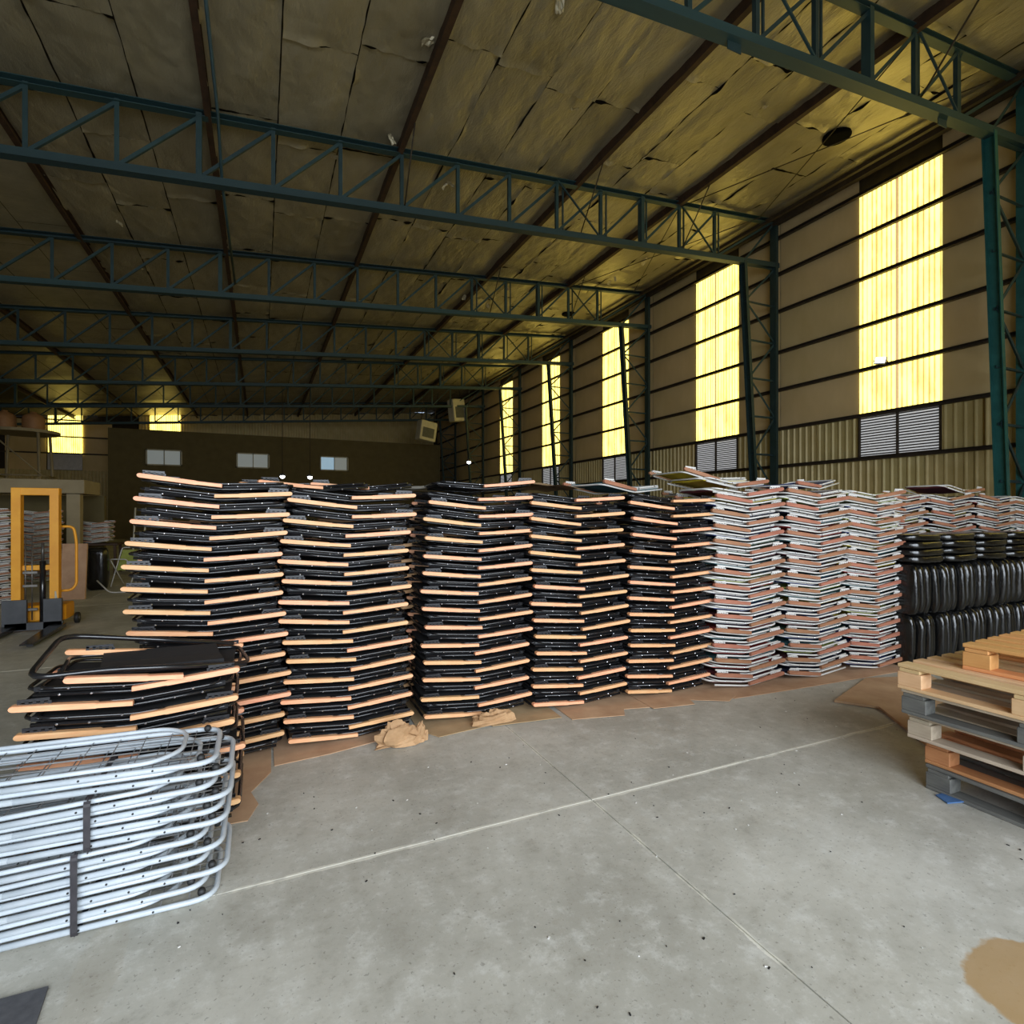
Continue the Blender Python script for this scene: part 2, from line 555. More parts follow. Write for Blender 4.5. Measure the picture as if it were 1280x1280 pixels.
# torn scraps of foil hanging from the seams
for k in range(26):
    rr = random.Random(300 + k)
    x, y = rr.choice([7.0, 2.6, 4.2, 5.8, 1.5, -2.0, 8.3, 9.6, 12.0, -3.2]) + rr.uniform(-.12, .12), rr.uniform(7.0, 22.0)
    m = MB()
    n = 5
    w_, h_ = rr.uniform(.06, .17), rr.uniform(.05, .15)
    vs = [((i / n - .5) * w_ + noise.noise(Vector((i, j, k))) * .04, (j / n - .5) * w_ * 1.3 + noise.noise(Vector((i, j, k + 50))) * .05, -h_ * (j / n) ** 1.5 + noise.noise(Vector((i * .7, j * .7, k + 9))) * .05) for j in range(n + 1) for i in range(n + 1)]
    m.add(vs, [(j * (n + 1) + i, j * (n + 1) + i + 1, (j + 1) * (n + 1) + i + 1, (j + 1) * (n + 1) + i) for j in range(n) for i in range(n)])
    m.build('torn_foil', 'torn', ceiling, (x, y, zroof(x) - .04), (0, 0, rr.uniform(0, 6)))

# round dark roof vents
for (x, y) in ((12.2, 8.55), (12.3, 21.0)):
    o = MB().lathe([(0.0, 0.0), (0.27, 0.0), (0.30, 0.02), (0.30, 0.10)], (0, 0, -0.05), 24).build('roof_vent', 'dark_void', None, (x, y, zroof(x) - 0.035), (0, -math.atan(0.085), 0))
    tag(o, 'round black vent hole in the foil ceiling beside the nearest yellow window' if y < 10 else 'small round black vent hole in the foil ceiling deeper in the hall', 'roof vent')

# purlins
C_prof = [(-.055, -.12), (.055, -.12), (.055, -.085), (-.03, -.085), (-.03, .085), (.055, .085), (.055, .12), (-.055, .12)]
pur_me = MB().prism(C_prof, (0, 0, 0), (0, Y1 - 4.0, 0)).mesh('roof_purlin', 'rust_brown')
pl = ['dark brown roof beam running lengthwise under the dark foil beyond the yellow stacker',
      'dark brown roof beam passing above the water tanks', 'dark brown roof beam crossing above the yellow stacker',
      'dark brown roof beam with a grey conduit hanging along it', 'dark brown roof beam above the tallest black stacks with torn foil beside it',
      'second dark brown roof beam inward from the yellow window wall', 'dark brown roof beam running closest to the yellow window wall']
for x, lb in zip(PURLX, pl):
    tag(put('roof_purlin', pur_me, None, (x, 4.0, ztop(x) + 0.06)), lb, 'roof beam', 'lengthwise roof beams')
tag(MB().tube([(-0.72, 8.0, ztop(-.7) - .10), (-0.72, 11.6, ztop(-.7) - 0.12), (-0.66, 11.85, zbot(-.7) - .02), (-.66, 17.7, zbot(-.7) + .3)], 0.03, 8).build('conduit_pipe', 'truss_paint'),
    'grey blue pipe hanging down across the nearest full truss', 'pipe')
# eave strut along the top of the right wall
m = MB().prism([(-.08, -.16), (.08, -.16), (.08, .16), (-.08, .16)], (XR - 0.25, 4.0, ztop(XR) + .0), (XR - .25, Y1, ztop(XR)))
m.prism([(-.05, -.05), (.05, -.05), (.05, .05), (-.05, .05)], (XR - 0.62, 4.0, ztop(XR) - .12), (XR - .62, Y1, ztop(XR) - .12))
tag(m.build('eave_beam', 'girt'), 'dark eave beam where the ceiling meets the yellow window wall', 'roof beam')

# ---- trusses
chord_me = MB().prism([(-.08, -.06), (.08, -.06), (.08, -.045), (-.065, -.045), (-.065, .045), (.08, .045), (.08, .06), (-.08, .06)], (0, 0, 0), (1, 0, 0)).mesh('chord', 'truss_paint')
bchord_me = MB().prism([(-.10, -.07), (.10, -.07), (.10, .07), (.085, .07), (.085, -.055), (-.085, -.055), (-.085, .07), (-.10, .07)], (0, 0, 0), (1, 0, 0)).mesh('chord', 'truss_paint')
def angle_me(w, t, mt='truss_paint'):
    return MB().prism([(-w / 2, -w / 2), (w / 2, -w / 2), (w / 2, -w / 2 + t), (-w / 2 + t, -w / 2 + t), (-w / 2 + t, w / 2), (-w / 2, w / 2)], (0, 0, 0), (1, 0, 0)).mesh('web', mt)
post_me = angle_me(.075, .012)
fat_me = MB().prism([(-.08, -.05), (.08, -.05), (.08, .05), (-.08, .05)], (0, 0, 0), (1, 0, 0)).mesh('post', 'truss_paint')
diag_me = angle_me(.06, .010)
thin_me = angle_me(.035, .008)
plate_me = MB().box((0, 0, 0), (.26, .012, .2)).mesh('gusset_plate', 'truss_paint')
tl = ['blue green steel roof truss cut by the top edge, nearest the teal column', 'blue green steel roof truss spanning the whole hall above the black stacks',
      'second full steel roof truss, behind the one above the black stacks', 'third full steel roof truss back along the hall', 'fourth full steel roof truss back along the hall',
      'fifth full steel roof truss back along the hall', 'steel roof truss over the dark partition wall', 'last steel roof truss before the end wall']
XT = 12.85
for ti, y in enumerate(COLY):
    t = thing('roof_truss', tl[ti], 'roof truss', (0, y, 0), group='steel roof trusses')
    xl = XL if ti > 0 else 2.0
    frustum_between(put('top_chord', chord_me, t), (xl, 0, ztop(xl)), (XR - .15, 0, ztop(XR - .15)))
    frustum_between(put('bottom_chord', bchord_me, t), (xl, 0, zbot(xl)), (XR - .1, 0, zbot(XR - .1)))
    k0 = math.ceil((xl + 1.05) / 1.28)
    px = None
    for k in range(k0, 12):
        x = -1.05 + 1.28 * k
        if x > XT: break
        fat = k % 8 == 0
        frustum_between(put('post', fat_me if fat else post_me, t), (x, 0, zbot(x)), (x, 0, ztop(x)))
        if x > 6 and ti < 5:
            frustum_between(put('post', thin_me, t), (x + .2, 0.05, zbot(x + .2)), (x + .2, 0.05, ztop(x + .2)))
        if px is not None:
            frustum_between(put('diagonal', diag_me, t), (px, 0, zbot(px) + .05), (x, 0, ztop(x) - .05), (0, 1, 0))
            if (k % 3 == 1 and x > 6) and ti < 5:
                frustum_between(put('sway_rod', thin_me, t), (px, -.06, ztop(px)), (x, -.06, zbot(x)), (0, 1, 0))
        px = x
    frustum_between(put('diagonal', diag_me, t), (px, 0, zbot(px)), (XR - .3, 0, ztop(XR - .3)), (0, 1, 0))
    frustum_between(put('diagonal', diag_me, t), (XT, 0, zbot(XT)), (XR - .2, 0, ztop(XR)), (0, 1, 0))
    for x in (2.4, 7.5):
        if ti == 0:
            put('gusset_plate', plate_me, t, (x + 3.8, 0, zbot(x + 3.8) - .1))

# cross bracing rods on the roof plane and slanting hangers
for i, (a, b) in enumerate((((10.5, 5.9), (13.3, 11.7)), ((13.3, 6.1), (10.5, 11.9)), ((10.5, 11.9), (13.3, 17.7)), ((13.3, 11.7), (10.5, 17.9)))):
    tag(MB().tube([(a[0], a[1], ztop(a[0]) - .06), (b[0], b[1], ztop(b[0]) - .06)], 0.012, 6).build('brace_rod', 'rod'),
        'thin steel bracing rod under the foil %s the window wall, %s bay' % (['approaching', 'leaving'][i % 2], ['nearest', 'second'][i // 2]), 'rod', 'roof bracing rods ' + ('near' if i < 2 else 'second'))
for i, (x, y) in enumerate(((7.2, 11.9), (10.45, 11.9), (7.2, 17.9), (10.45, 17.9), (10.45, 5.9), (2.75, 11.9))):
    w = ['second', 'outer', 'second', 'outer', 'outer', 'third'][i]
    wh = ['first full truss', 'first full truss', 'second full truss', 'second full truss', 'truss by the teal column', 'first full truss'][i]
    tag(MB().tube([(x + .05, y - 1.1, ztop(x) - .05), (x + .1, y, zbot(x) + .05)], 0.016, 6).build('hanger_rod', 'rod'),
        'slanting strut from the %s roof beam to the %s' % (w, wh), 'rod', 'slanting truss struts')

# ---- lattice columns
cl = ['teal steel lattice column beside the nearest yellow window', 'steel lattice column between the first and second yellow windows',
      'steel lattice column between the second and third yellow windows', 'steel lattice column between the third and fourth yellow windows',
      'steel lattice column just beyond the fourth yellow window', 'steel lattice column beyond the fifth yellow window', 'steel lattice column beside the dark partition wall', 'last steel lattice column in the far corner']
ch_prof = [(-.11, -.05), (.11, -.05), (.11, .05), (.095, .05), (.095, -.035), (-.095, -.035), (-.095, .05), (-.11, .05)]
for ti, y in enumerate(COLY):
    mt = 'teal_paint' if ti == 0 else 'column_paint'
    t = thing('lattice_column', cl[ti], 'column', (0, y, 0), group='lattice columns on the window wall')
    xo = XR - 0.22
    zt = zbot(XT)
    xin = lambda z: 13.45 - (13.45 - XT) * z / zt
    MB().prism(ch_prof, (13.45, 0, 0), (XT, 0, zt), (-1, 0, 0)).build('inner_chord', mt, t)
    MB().prism(ch_prof, (xo, 0, 0), (xo, 0, ztop(xo)), (1, 0, 0)).build('outer_chord', mt, t)
    MB().box((13.4, 0, .012), (.4, .35, .024)).build('base_plate', mt, t)
    n = 8
    for k in range(n + 1):
        z = zt * k / n
        if k: frustum_between(put('rung', diag_me, t), (xin(z), 0, z), (xo, 0, z))
        if k < n:
            z2 = zt * (k + 1) / n
            a, b = ((xin(z), 0, z), (xo, 0, z2)) if k % 2 else ((xo, 0, z), (xin(z2), 0, z2))
            frustum_between(put('lacing_bar', diag_me, t), a, b, (0, 1, 0))

# ---- right wall
wall_right = struct('wall_right')
GZ = [1.85, 3.03, 4.16, 5.34, 6.48, 7.72, 8.85, 9.95]
MB().box((XR + .25, (Y0 + Y1) / 2, 5.3), (.1, Y1 - Y0, 10.6)).build('outer_cladding', 'ceil_board', wall_right)
girt_prof = [(-.05, -.045), (.05, -.045), (.05, .045), (-.05, .045), (-.05, .03), (.035, .03), (.035, -.03), (-.05, -.03)]
for z in GZ[1:]:
    MB().prism(girt_prof, (XR - .055, Y0, z), (XR - .055, Y1, z)).build('girt', 'girt', wall_right)

def corr(width, height, pitch=0.2, depth=0.035, rib=0.055):
    """trapezoidal sheet in the yz plane, ribs towards -x"""
    prof = [0.0]
    pts = []
    y = 0.0
    while y < width - 1e-4:
        pts += [(y, 0), (min(width, y + pitch - rib - .03), 0), (min(width, y + pitch - rib), -depth), (min(width, y + pitch - .03), -depth)]
        y += pitch
    pts.append((width, 0))
    m = MB()
    vs = [(d, yy, 0) for yy, d in pts] + [(d, yy, height) for yy, d in pts]
    n = len(pts)
    return m.add(vs, [(i, i + 1, n + i + 1, n + i) for i in range(n - 1)])
sheet_me = corr(0.975, 5.80, 0.195, 0.025, 0.06).mesh('translucent_sheet', 'sheet')
strip_me = MB().box((0, 0, 2.9), (.02, .07, 5.8)).mesh('joint_strip', emit('joint_strip', (0.75, 0.46, 0.14, 1), 0.85))
csheets = {}
def csheet(w, h):
    k = (round(w, 3), round(h, 3))
    if k not in csheets:
        csheets[k] = corr(w, h).mesh('corrugated_sheet', 'corrugated')
    return csheets[k]
panels = {}
def ipanel(w, h, sd):
    k = (round(w, 2), round(h, 2), sd)
    if k not in panels:
        m = MB(); m.smooth = True
        nx, nz = 10, 8
        vs = []
        for j in range(nz + 1):
            for i in range(nx + 1):
                u, v = i / nx, j / nz
                bulge = 0.05 * (math.sin(PI * u) ** .5) * (math.sin(PI * v) ** .5)
                vs.append((-bulge * (0.6 + 0.5 * noise.noise(Vector((u * 2, v * 2, sd)))) + noise.noise(Vector((u * 5, v * 3, sd + 9))) * 0.006, u * w, v * h))
        fs = [(j * (nx + 1) + i, j * (nx + 1) + i + 1, (j + 1) * (nx + 1) + i + 1, (j + 1) * (nx + 1) + i) for j in range(nz) for i in range(nx)]
        panels[k] = m.add(vs, fs).mesh('insulation_panel', 'wall_panel')
    return panels[k]
slat_me = MB().prism([(-.016, -.020), (-.010, .012), (-.004, .012), (-.010, -.020)], (0, 0, 0), (0, 0.93, 0)).mesh('slat', 'girt')
nw = 0
for b in range(-2, 7):
    ya = 5.9 + 6.0 * b
    yw0, yw1 = ya + 1.62, ya + 3.57
    if b >= 0 and b < 6 or b < 0:
        if b < 5:
            for k in range(2):
                put('translucent_sheet', sheet_me, wall_right, (XR + .06, yw0 + k * .975, 4.16))
            put('joint_strip', strip_me, wall_right, (XR + .02, yw0 + .975, 4.16))
            lv = MB()
            for (yy, zz, dy, dz) in ((0, 0, 1.95, .05), (0, 1.06, 1.95, .05), (0, 0, .04, 1.1), (1.91, 0, .04, 1.1), (.955, 0, .04, 1.1)):
                lv.box((0, yy + dy / 2, zz + dz / 2), (.06, dy, dz))
            lv.mi = 1
            lv.box((.06, .975, .55), (.01, 1.9, 1.06))
            fr = lv.build('louver_vent', ['girt', 'daylight'], wall_right, (XR + .03, yw0, 3.05))
            for c in range(2):
                for s_ in range(15):
                    put('slat', slat_me, fr, (.02, .03 + c * .96, .09 + s_ * .068))
    # flat insulation panels between the girts
    segs = [(ya, yw0), (yw1, ya + 6.0)] if b < 5 else [(ya, ya + 6.0)]
    for z0, z1 in zip(GZ[2:], GZ[3:] + [10.45]):
        for i, (a, c) in enumerate(segs):
            a2, c2 = a + .006, c - .006
            if c2 - a2 > 2 and b < 2 and i == 1 and z1 < 9:
                put('insulation_panel', ipanel(c2 - a2, z1 - z0, (b + int(z0)) % 3), wall_right, (XR + .06, a2, z0))
            else:
                put('insulation_panel', ipanel(c2 - a2, z1 - z0, (b + int(z0)) % 3), wall_right, (XR + .06, a2, z0))
    # corrugated lower wall
    def lower(a, c, z0, z1):
        k = max(1, round((c - a) / 1.0))
        for q in range(k):
            w = (c - a) / k
            put('corrugated_sheet', csheet(w - .004, z1 - z0), wall_right, (XR + .07, a + q * w, z0))
    lower(ya, ya + 6, 0.0, 3.03)
    for (a, c) in segs:
        lower(a, c, 3.03, 4.16)

# LED floodlights
def floodlight(loc, rotz, label, s=1.0):
    t = thing('floodlight', label, 'floodlight', loc, (0, 0, rotz))
    MB().bbox((0, 0, 0), (.30 * s, .06 * s, .22 * s), .012).build('housing', 'dark_grey', t)
    MB().bbox((0, -.036 * s, 0), (.26 * s, .012, .18 * s), .005).build('lens', 'led', t)
    MB().tube([(-.17 * s, .0, 0), (-.17 * s, .10, .0), (.17 * s, .10, .0), (.17 * s, 0, 0)], .012, 6).build('bracket', 'dark_grey', t)
    return t
fl = floodlight((XR - .27, 8.72, 5.42), math.radians(-72), 'lit white floodlight fixed in front of the nearest yellow window', .85)
fl.rotation_euler = (math.radians(-14), math.radians(10), math.radians(-72))

# ---- end wall
wall_back = struct('wall_back')
MB().box(((XL + XR) / 2, Y1 + .25, 5.2), (XR - XL + .6, .1, 10.6)).build('outer_cladding', 'ceil_board', wall_back)
for k in range(31):
    x = XL + k
    h = zroof(x) if x > -9 else 4.6
    o = put('corrugated_sheet', csheet(1.0, h), wall_back, (x + 1, Y1, 0), (0, 0, PI / 2))
for z in (5.75, 6.9, 8.05):
    MB().prism(girt_prof, (XL, Y1 - .1, z), (-8.7, Y1 - .1, z)).build('girt', 'girt', wall_back)
for x in (-15.5, -13.2, -10.3):
    for z0, z1 in ((4.6, 5.75), (5.75, 6.9), (6.9, 8.05)):
        w = 2.2 if x == -15.5 else (1.9 if x == -13.2 else 1.7)
        if x != -13.2:
            put('insulation_panel', ipanel(w, z1 - z0, 1), wall_back, (x + w - (1.0 if x == -10.3 else 0), Y1, z0), (0, 0, PI / 2))
bs_me = corr(0.96, 3.3, 0.195, 0.025, 0.06).mesh('translucent_sheet', 'sheet')
bs2_me = corr(0.96, 1.7, 0.195, 0.025, 0.06).mesh('translucent_sheet', 'sheet')
for k in range(2):
    put('translucent_sheet', bs_me, wall_back, (-13.2 + .96 * (k + 1), Y1 - .06, 5.75), (0, 0, PI / 2))
    put('translucent_sheet', bs2_me, wall_back, (-7.3 + .96 * (k + 1), Y1 - .06, 7.3), (0, 0, PI / 2))
lv = MB().box((-.96, 0, .55), (1.92, .03, 1.1)).build('louver_vent', 'louver', wall_back, (-11.3, Y1 - .06, 4.62))
for s_ in range(12):
    MB().box((-.96, -.03, .06 + s_ * .09), (1.86, .03, .05)).build('slat', 'louver', lv)

# ---- left and door walls, out of view, that close the hall
wall_left = struct('wall_left')
MB().box((XL - .1, (Y0 + Y1) / 2, 4.2), (.2, Y1 - Y0, 8.4)).build('cladding', 'corrugated', wall_left)
wall_front = struct('wall_front')
m = MB()
m.box((-11.3, Y0 - .1, 5.0), (11.4, .2, 10.0)); m.box((10.5, Y0 - .1, 5.3), (8.3, .2, 10.6)); m.box((0.4, Y0 - .1, 8.15), (12.1, .2, 4.3))
m.build('cladding', 'corrugated', wall_front)

# ---- dark partition block at the far end
wall_partition = struct('wall_partition')
MB().box((2.1, 44.6, 3.5), (21.6, 5.2, 7.0)).build('masonry', 'concrete_wall', wall_partition)
for i, (a, b) in enumerate(((-6.7, -4.67), (-1.5, .58), (3.9, 5.9))):
    w = tag(put('window_%d' % (i + 1), None, None, (a, 41.98, 4.72)), kind='structure')
    m = MB()
    L = b - a
    for (x, z, dx, dz) in ((0, 0, L, .08), (0, .96, L, .08), (0, 0, .08, 1.04), (L - .08, 0, .08, 1.04), (L / 2 - .03, 0, .06, 1.04)):
        m.box((x + dx / 2, 0, z + dz / 2), (dx, .08, dz))
    m.build('window_frame', 'box_grey', w)
    for k in range(2):
        bright = (i == 2 and k == 0)
        MB().box((.08 + (L / 2 - .1) * (k + .5), .0, .52), (L / 2 - .12, .02, .88)).build('pane', emit('pane', (.35, .6, .8, 1), .5) if bright else 'lit_pane', w)

# ------------------------------------------------------------------ folded deck chairs
def vpath(pts, t, z0):
    return [(x, y, z0 + t * abs(x)) for x, y in pts]

def u_frame(x_open, x_end, hy, t, z0, r, n=6):
    """U-shaped tube: two rails joined by a rounded end at x_end, bent in a shallow V over the middle"""
    mid = [(0.0, hy)] if x_open * x_end < 0 else []
    mid2 = [(0.0, -hy)] if mid else []
    p = [(x_open, hy)] + mid + [(x_end, hy), (x_end, -hy)] + mid2 + [(x_open, -hy)]
    return MB().tube(fillet(vpath(p, t, z0), 0.06, 3), r, n)

def arm_mesh(x0, x1, t, z0, h, w, mt):
    """flat wooden armrest, rounded at the outer end x0, a little thinner at the inner end"""
    m = MB()
    out = []
    L = x1 - x0
    for k in range(5):
        a = PI / 2 + PI * k / 4
        out.append((x0 + h / 2 + math.cos(a) * h / 2, math.sin(a) * h / 2))
    top = out[::-1]
    prof = [(x0 + L * .68, -h / 2), (x0 + L * .70, -h * .42), (x1, -h * .42), (x1, h * .42), (x0 + L * .70, h * .42), (x0 + L * .68, h / 2)] + out
    n = len(prof)
    vs = []
    for yy, sc in ((-w / 2, .86), (-w / 2 + .004, 1), (w / 2 - .004, 1), (w / 2, .86)):
        for (x, z) in prof:
            vs.append((x, yy, z * sc + z0 + t * abs(x)))
    fs = [tuple(range(n)), tuple(reversed(range(3 * n, 4 * n)))]
    for r_ in range(3):
        for i in range(n):
            j = (i + 1) % n
            fs.append((r_ * n + i, (r_ + 1) * n + i, (r_ + 1) * n + j, r_ * n + j))
    return m.add(vs, fs).mesh('armrest', mt)

def notch_mesh(x0, x1, t, z0, h, mt):
    """pressed steel rack with four notches along its lower edge"""
    m = MB()
    L = x1 - x0
    teeth = 4
    th = 0.004
    m.box(((x0 + x1) / 2, 0, z0 + h * .72 + t * abs((x0 + x1) / 2)), (L, th, h * .56))
    for k in range(teeth + 1):
        x = x0 + L * (k + .12) / (teeth + .24)
        m.box((x + L * .03, 0, z0 + h * .3 + t * abs(x)), (L * .11, th, h * .62))
    m.box(((x0 + x1) / 2, 0, z0 + h * .1 + t * abs((x0 + x1) / 2)), (L, th, h * .22))
    return m.mesh('notch_rack', mt)

def sling_mesh(x0, x1, hy, t, z0, mt, th=.012):
    m = MB()
    N = 9
    vs = []
    for k in range(N + 1):
        x = x0 + (x1 - x0) * k / N
        for (y, dz) in ((-hy, 0), (-hy, th), (0, th * .4), (hy, th), (hy, 0), (0, -th * .5)):
            vs.append((x, y, z0 + t * abs(x) + dz))
    fs = []
    for k in range(N):
        for i in range(6):
            j = (i + 1) % 6
            fs.append((k * 6 + i, k * 6 + j, (k + 1) * 6 + j, (k + 1) * 6 + i))
    fs += [(0, 5, 4, 3, 2, 1), tuple(N * 6 + i for i in range(6))]
    return m.add(vs, fs).mesh('fabric_sling', mt)

def rivets(m, spots):
    m.mi = 1
    for (x, y, z) in spots:
        s = 1 if y > 0 else -1
        m.lathe([(.0065, 0), (.0055, s * .003), (.002, s * .005)], (x, y, z), 6, 'y')
    m.mi = 0

def chair_kind(frame, arm, plate, L, t, arm_len, hy, r, armw, armh=.028):
    z = lambda x, z0: z0 + t * abs(x)
    P = {}
    bf = u_frame(L * .92, -L, hy - .045, t, .012, r)
    rivets(bf, [(x, s * (hy - .045 + r), z(x, .012)) for x in (-.22, .18, .30) for s in (-1, 1)])
    P['back_frame'] = [(bf.mesh('back_frame', [frame, 'rivet']), 0)]
    sf = u_frame(-L * .70, L, hy - .07, t, .031, r)
    rivets(sf, [(x, s * (hy - .07 + r), z(x, .031)) for x in (-.05, .1) for s in (-1, 1)])
    P['seat_frame'] = [(sf.mesh('seat_frame', [frame, 'rivet']), 0)]
    lf = u_frame(-.12, L * .86, hy - .022, t, .046, r * .9)
    rivets(lf, [(x, s * (hy - .022 + r), z(x, .046)) for x in (.05, .26) for s in (-1, 1)])
    P['leg_frame'] = [(lf.mesh('leg_frame', [frame, 'rivet']), 0)]
    am = arm_mesh(-L - .01, -L - .01 + arm_len, t, .034, armh, armw, arm)
    P['armrest'] = [(am, -hy + armw / 2 - .012), (am, hy - armw / 2 + .012)]
    nm = notch_mesh(-L + .015, -L + .13, t, .049, .024, plate)
    P['notch_rack'] = [(nm, -hy + .012), (nm, hy - .012)]
    return P
BLK = chair_kind('black_steel', 'arm_wood', 'grey_plate', .43, .085, .455, .30, .009, .040)
WHT = chair_kind('white_steel', 'brown_wood', 'white_steel', .40, .135, .41, .29, .0085, .026, .036)
# on the white chairs the outer rail runs below the armrest
WHT['back_frame'] = [(u_frame(.37, -.40, .270, .135, .009, .0085).mesh('back_frame', 'white_steel'), 0)]
SL_B = sling_mesh(-.40, .40, .235, .085, .020, 'black_fabric', .022)
SL_W = {c: sling_mesh(-.36, .36, .222, .135, .018, 'fab_' + c, .020) for c in ('yellow', 'red', 'blue', 'navy', 'teal', 'green', 'maroon', 'lime')}

def chair(kind, loc, rot, label, group, fabric=None, loose=False):
    t = thing('folding_chair', label, 'folding chair', loc, rot, group)
    P = BLK if kind == 'b' else WHT
    for nm, lst in P.items():
        for me, y in lst:
            put(nm, me, t, (0, y, 0))
    put('fabric_sling', SL_B if kind == 'b' else SL_W[fabric], t)
    return t

WCOL = ['red', 'navy', 'navy', 'blue', 'teal', 'maroon', 'maroon', 'green', 'lime', 'navy', 'blue', 'maroon', 'yellow', 'teal']
ORD = ['first', 'second', 'third', 'fourth', 'fifth', 'sixth', 'seventh', 'eighth', 'ninth', 'tenth', 'eleventh', 'twelfth', 'thirteenth', 'fourteenth', 'fifteenth',
       'sixteenth', 'seventeenth', 'eighteenth', 'nineteenth', 'twentieth'] + ['twenty-' + w for w in ('first', 'second', 'third', 'fourth', 'fifth', 'sixth', 'seventh', 'eighth', 'ninth')]
class Stuff:
    """collects chairs past the limit into one mesh"""
    def __init__(s):
        s.v, s.f, s.m, s.sm, s.mats = [], [], [], [], []
    def chair(s, kind, mtx, fabric):
        P = BLK if kind == 'b' else WHT
        parts = [q for k_, l in P.items() for q in l] + [(SL_B if kind == 'b' else SL_W[fabric], 0)]
        for me, y in parts:
            o = len(s.v)
            mm = mtx @ Matrix.Translation((0, y, 0))
            s.v += [tuple(mm @ q.co) for q in me.vertices]
            idx = []
            for mt in me.materials:
                if mt not in s.mats: s.mats.append(mt)
                idx.append(s.mats.index(mt))
            for p in me.polygons:
                s.f.append([o + i for i in p.vertices]); s.m.append(idx[p.material_index]); s.sm.append(p.use_smooth)
    def build(s, name, label, cat):
        me = bpy.data.meshes.new(name)
        me.from_pydata(s.v, [], s.f)
        for mt in s.mats: me.materials.append(mt)
        me.polygons.foreach_set('material_index', s.m)
        me.polygons.foreach_set('use_smooth', s.sm)
        me.update()
        return tag(put(name, me), label, cat, kind='stuff')
STF = {'b': Stuff(), 'w': Stuff()}
def stack(kind, n, x, y, rotz, where, top, dz=.066, drift=None, z0=.012, tilt=0.0, flip=0, seed=0, own_from=0):
    """a stack of chairs laid head to foot; levels below own_from, which the photo does not show singly, join the stuff mesh"""
    rr = random.Random(seed * 31 + 5)
    wob = rr.uniform(0, 6)
    for k in range(n):
        f = k / max(1, n - 1)
        dx = (drift(f) if drift else 0) + .010 * math.sin(k * .8 + wob)
        odd = (k + flip) % 2
        a = rotz + (PI if odd else 0) + rr.uniform(-.03, .03)
        jx, jy = rr.uniform(-.014, .014), rr.uniform(-.012, .012)
        lean = tilt * max(0, f - .35)
        sg = -1 if odd else 1
        fb = rr.choice(WCOL)
        loc, rot = (x + dx + jx, y + jy, z0 + k * dz), (0, sg * lean + rr.uniform(-.014, .014), a)
        if k < own_from:
            STF[kind].chair(kind, Matrix.Translation(loc) @ Euler(rot).to_matrix().to_4x4(), fb)
            continue
        colour = 'black' if kind == 'b' else 'white'
        if k == n - 1:
            lb = top
        elif own_from:
            lb = '%s deck chair, %s down from the top in the %s' % (colour, ORD[n - 1 - k], where)
        else:
            lb = '%s deck chair, %s up from the floor in the %s' % (colour, ORD[k], where)
        chair(kind, loc, rot, lb, colour + ' chairs in the ' + where, fb)

RZ = math.radians(-4)
FR = [
    ('b', 27, -.305, 4.24, 0, 'stack behind the low pile', 'topmost black deck chair of the tall stack behind the low pile', lambda f: .0 + .03 * math.sin(f * 7) + .05 * f),
    ('b', 26, .56, 4.27, 0, 'stack beside crumpled paper', 'topmost black deck chair of the stack beside the crumpled kraft paper', lambda f: .02 * math.sin(f * 6 + 1) + .02 * f),
    ('b', 26, 1.52, 4.31, RZ * .6, 'third stack before the whites', 'topmost black deck chair of the third black stack from the white chairs', lambda f: .02 + .04 * f),
    ('b', 26, 2.42, 4.21, RZ, 'second stack before the whites', 'topmost black deck chair of the second black stack from the white chairs', lambda f: .02 * math.sin(f * 5)),
    ('b', 26, 3.29, 4.12, RZ, 'stack touching the whites', 'topmost black deck chair of the stack against the white chairs', lambda f: .035 * f),
    ('w', 27, 4.09, 3.98, RZ, 'stack touching the blacks', 'topmost white deck chair of the stack against the black chairs', lambda f: .0),
    ('w', 27, 4.95, 3.92, RZ, 'second stack past the blacks', 'topmost white deck chair of the second white stack from the black chairs', lambda f: .0),
    ('w', 27, 5.79, 3.88, RZ, 'third stack past the blacks', 'topmost white deck chair of the third white stack from the black chairs', lambda f: -.03 * f),
]
for i, (kd, n, x, y, rz, wh, tp, dr) in enumerate(FR):
    stack(kd, n, x, y, rz, wh, tp, .0665, dr, tilt=(.05 if kd == 'b' else 0), flip=(i % 2 if kd == 'w' else 0), seed=i)
# second row, seen in the gaps and over the tops
for i, (kd, n, x, y) in enumerate((('b', 26, -.02, 4.96), ('b', 25, .90, 4.98), ('b', 25, 1.86, 5.02), ('b', 25, 2.76, 4.94), ('b', 25, 3.65, 4.84), ('w', 27, 4.55, 4.70), ('w', 27, 5.45, 4.64))):
    stack(kd, n, x, y, RZ * .7, '', '', .0665, lambda f: .02 * math.sin(f * 6), seed=40 + i, own_from=99)
for i, (x, y, wh) in enumerate(((6.88, 4.26, 'first stack behind the bundles'), (7.82, 4.24, 'second stack behind the bundles'), (8.74, 4.2, 'third stack behind the bundles'), (9.66, 4.2, 'fourth stack behind the bundles'))):
    stack('w', 27, x, y, RZ, wh, 'topmost white deck chair of the ' + wh, .0665, None, seed=60 + i, flip=i % 2, own_from=17)

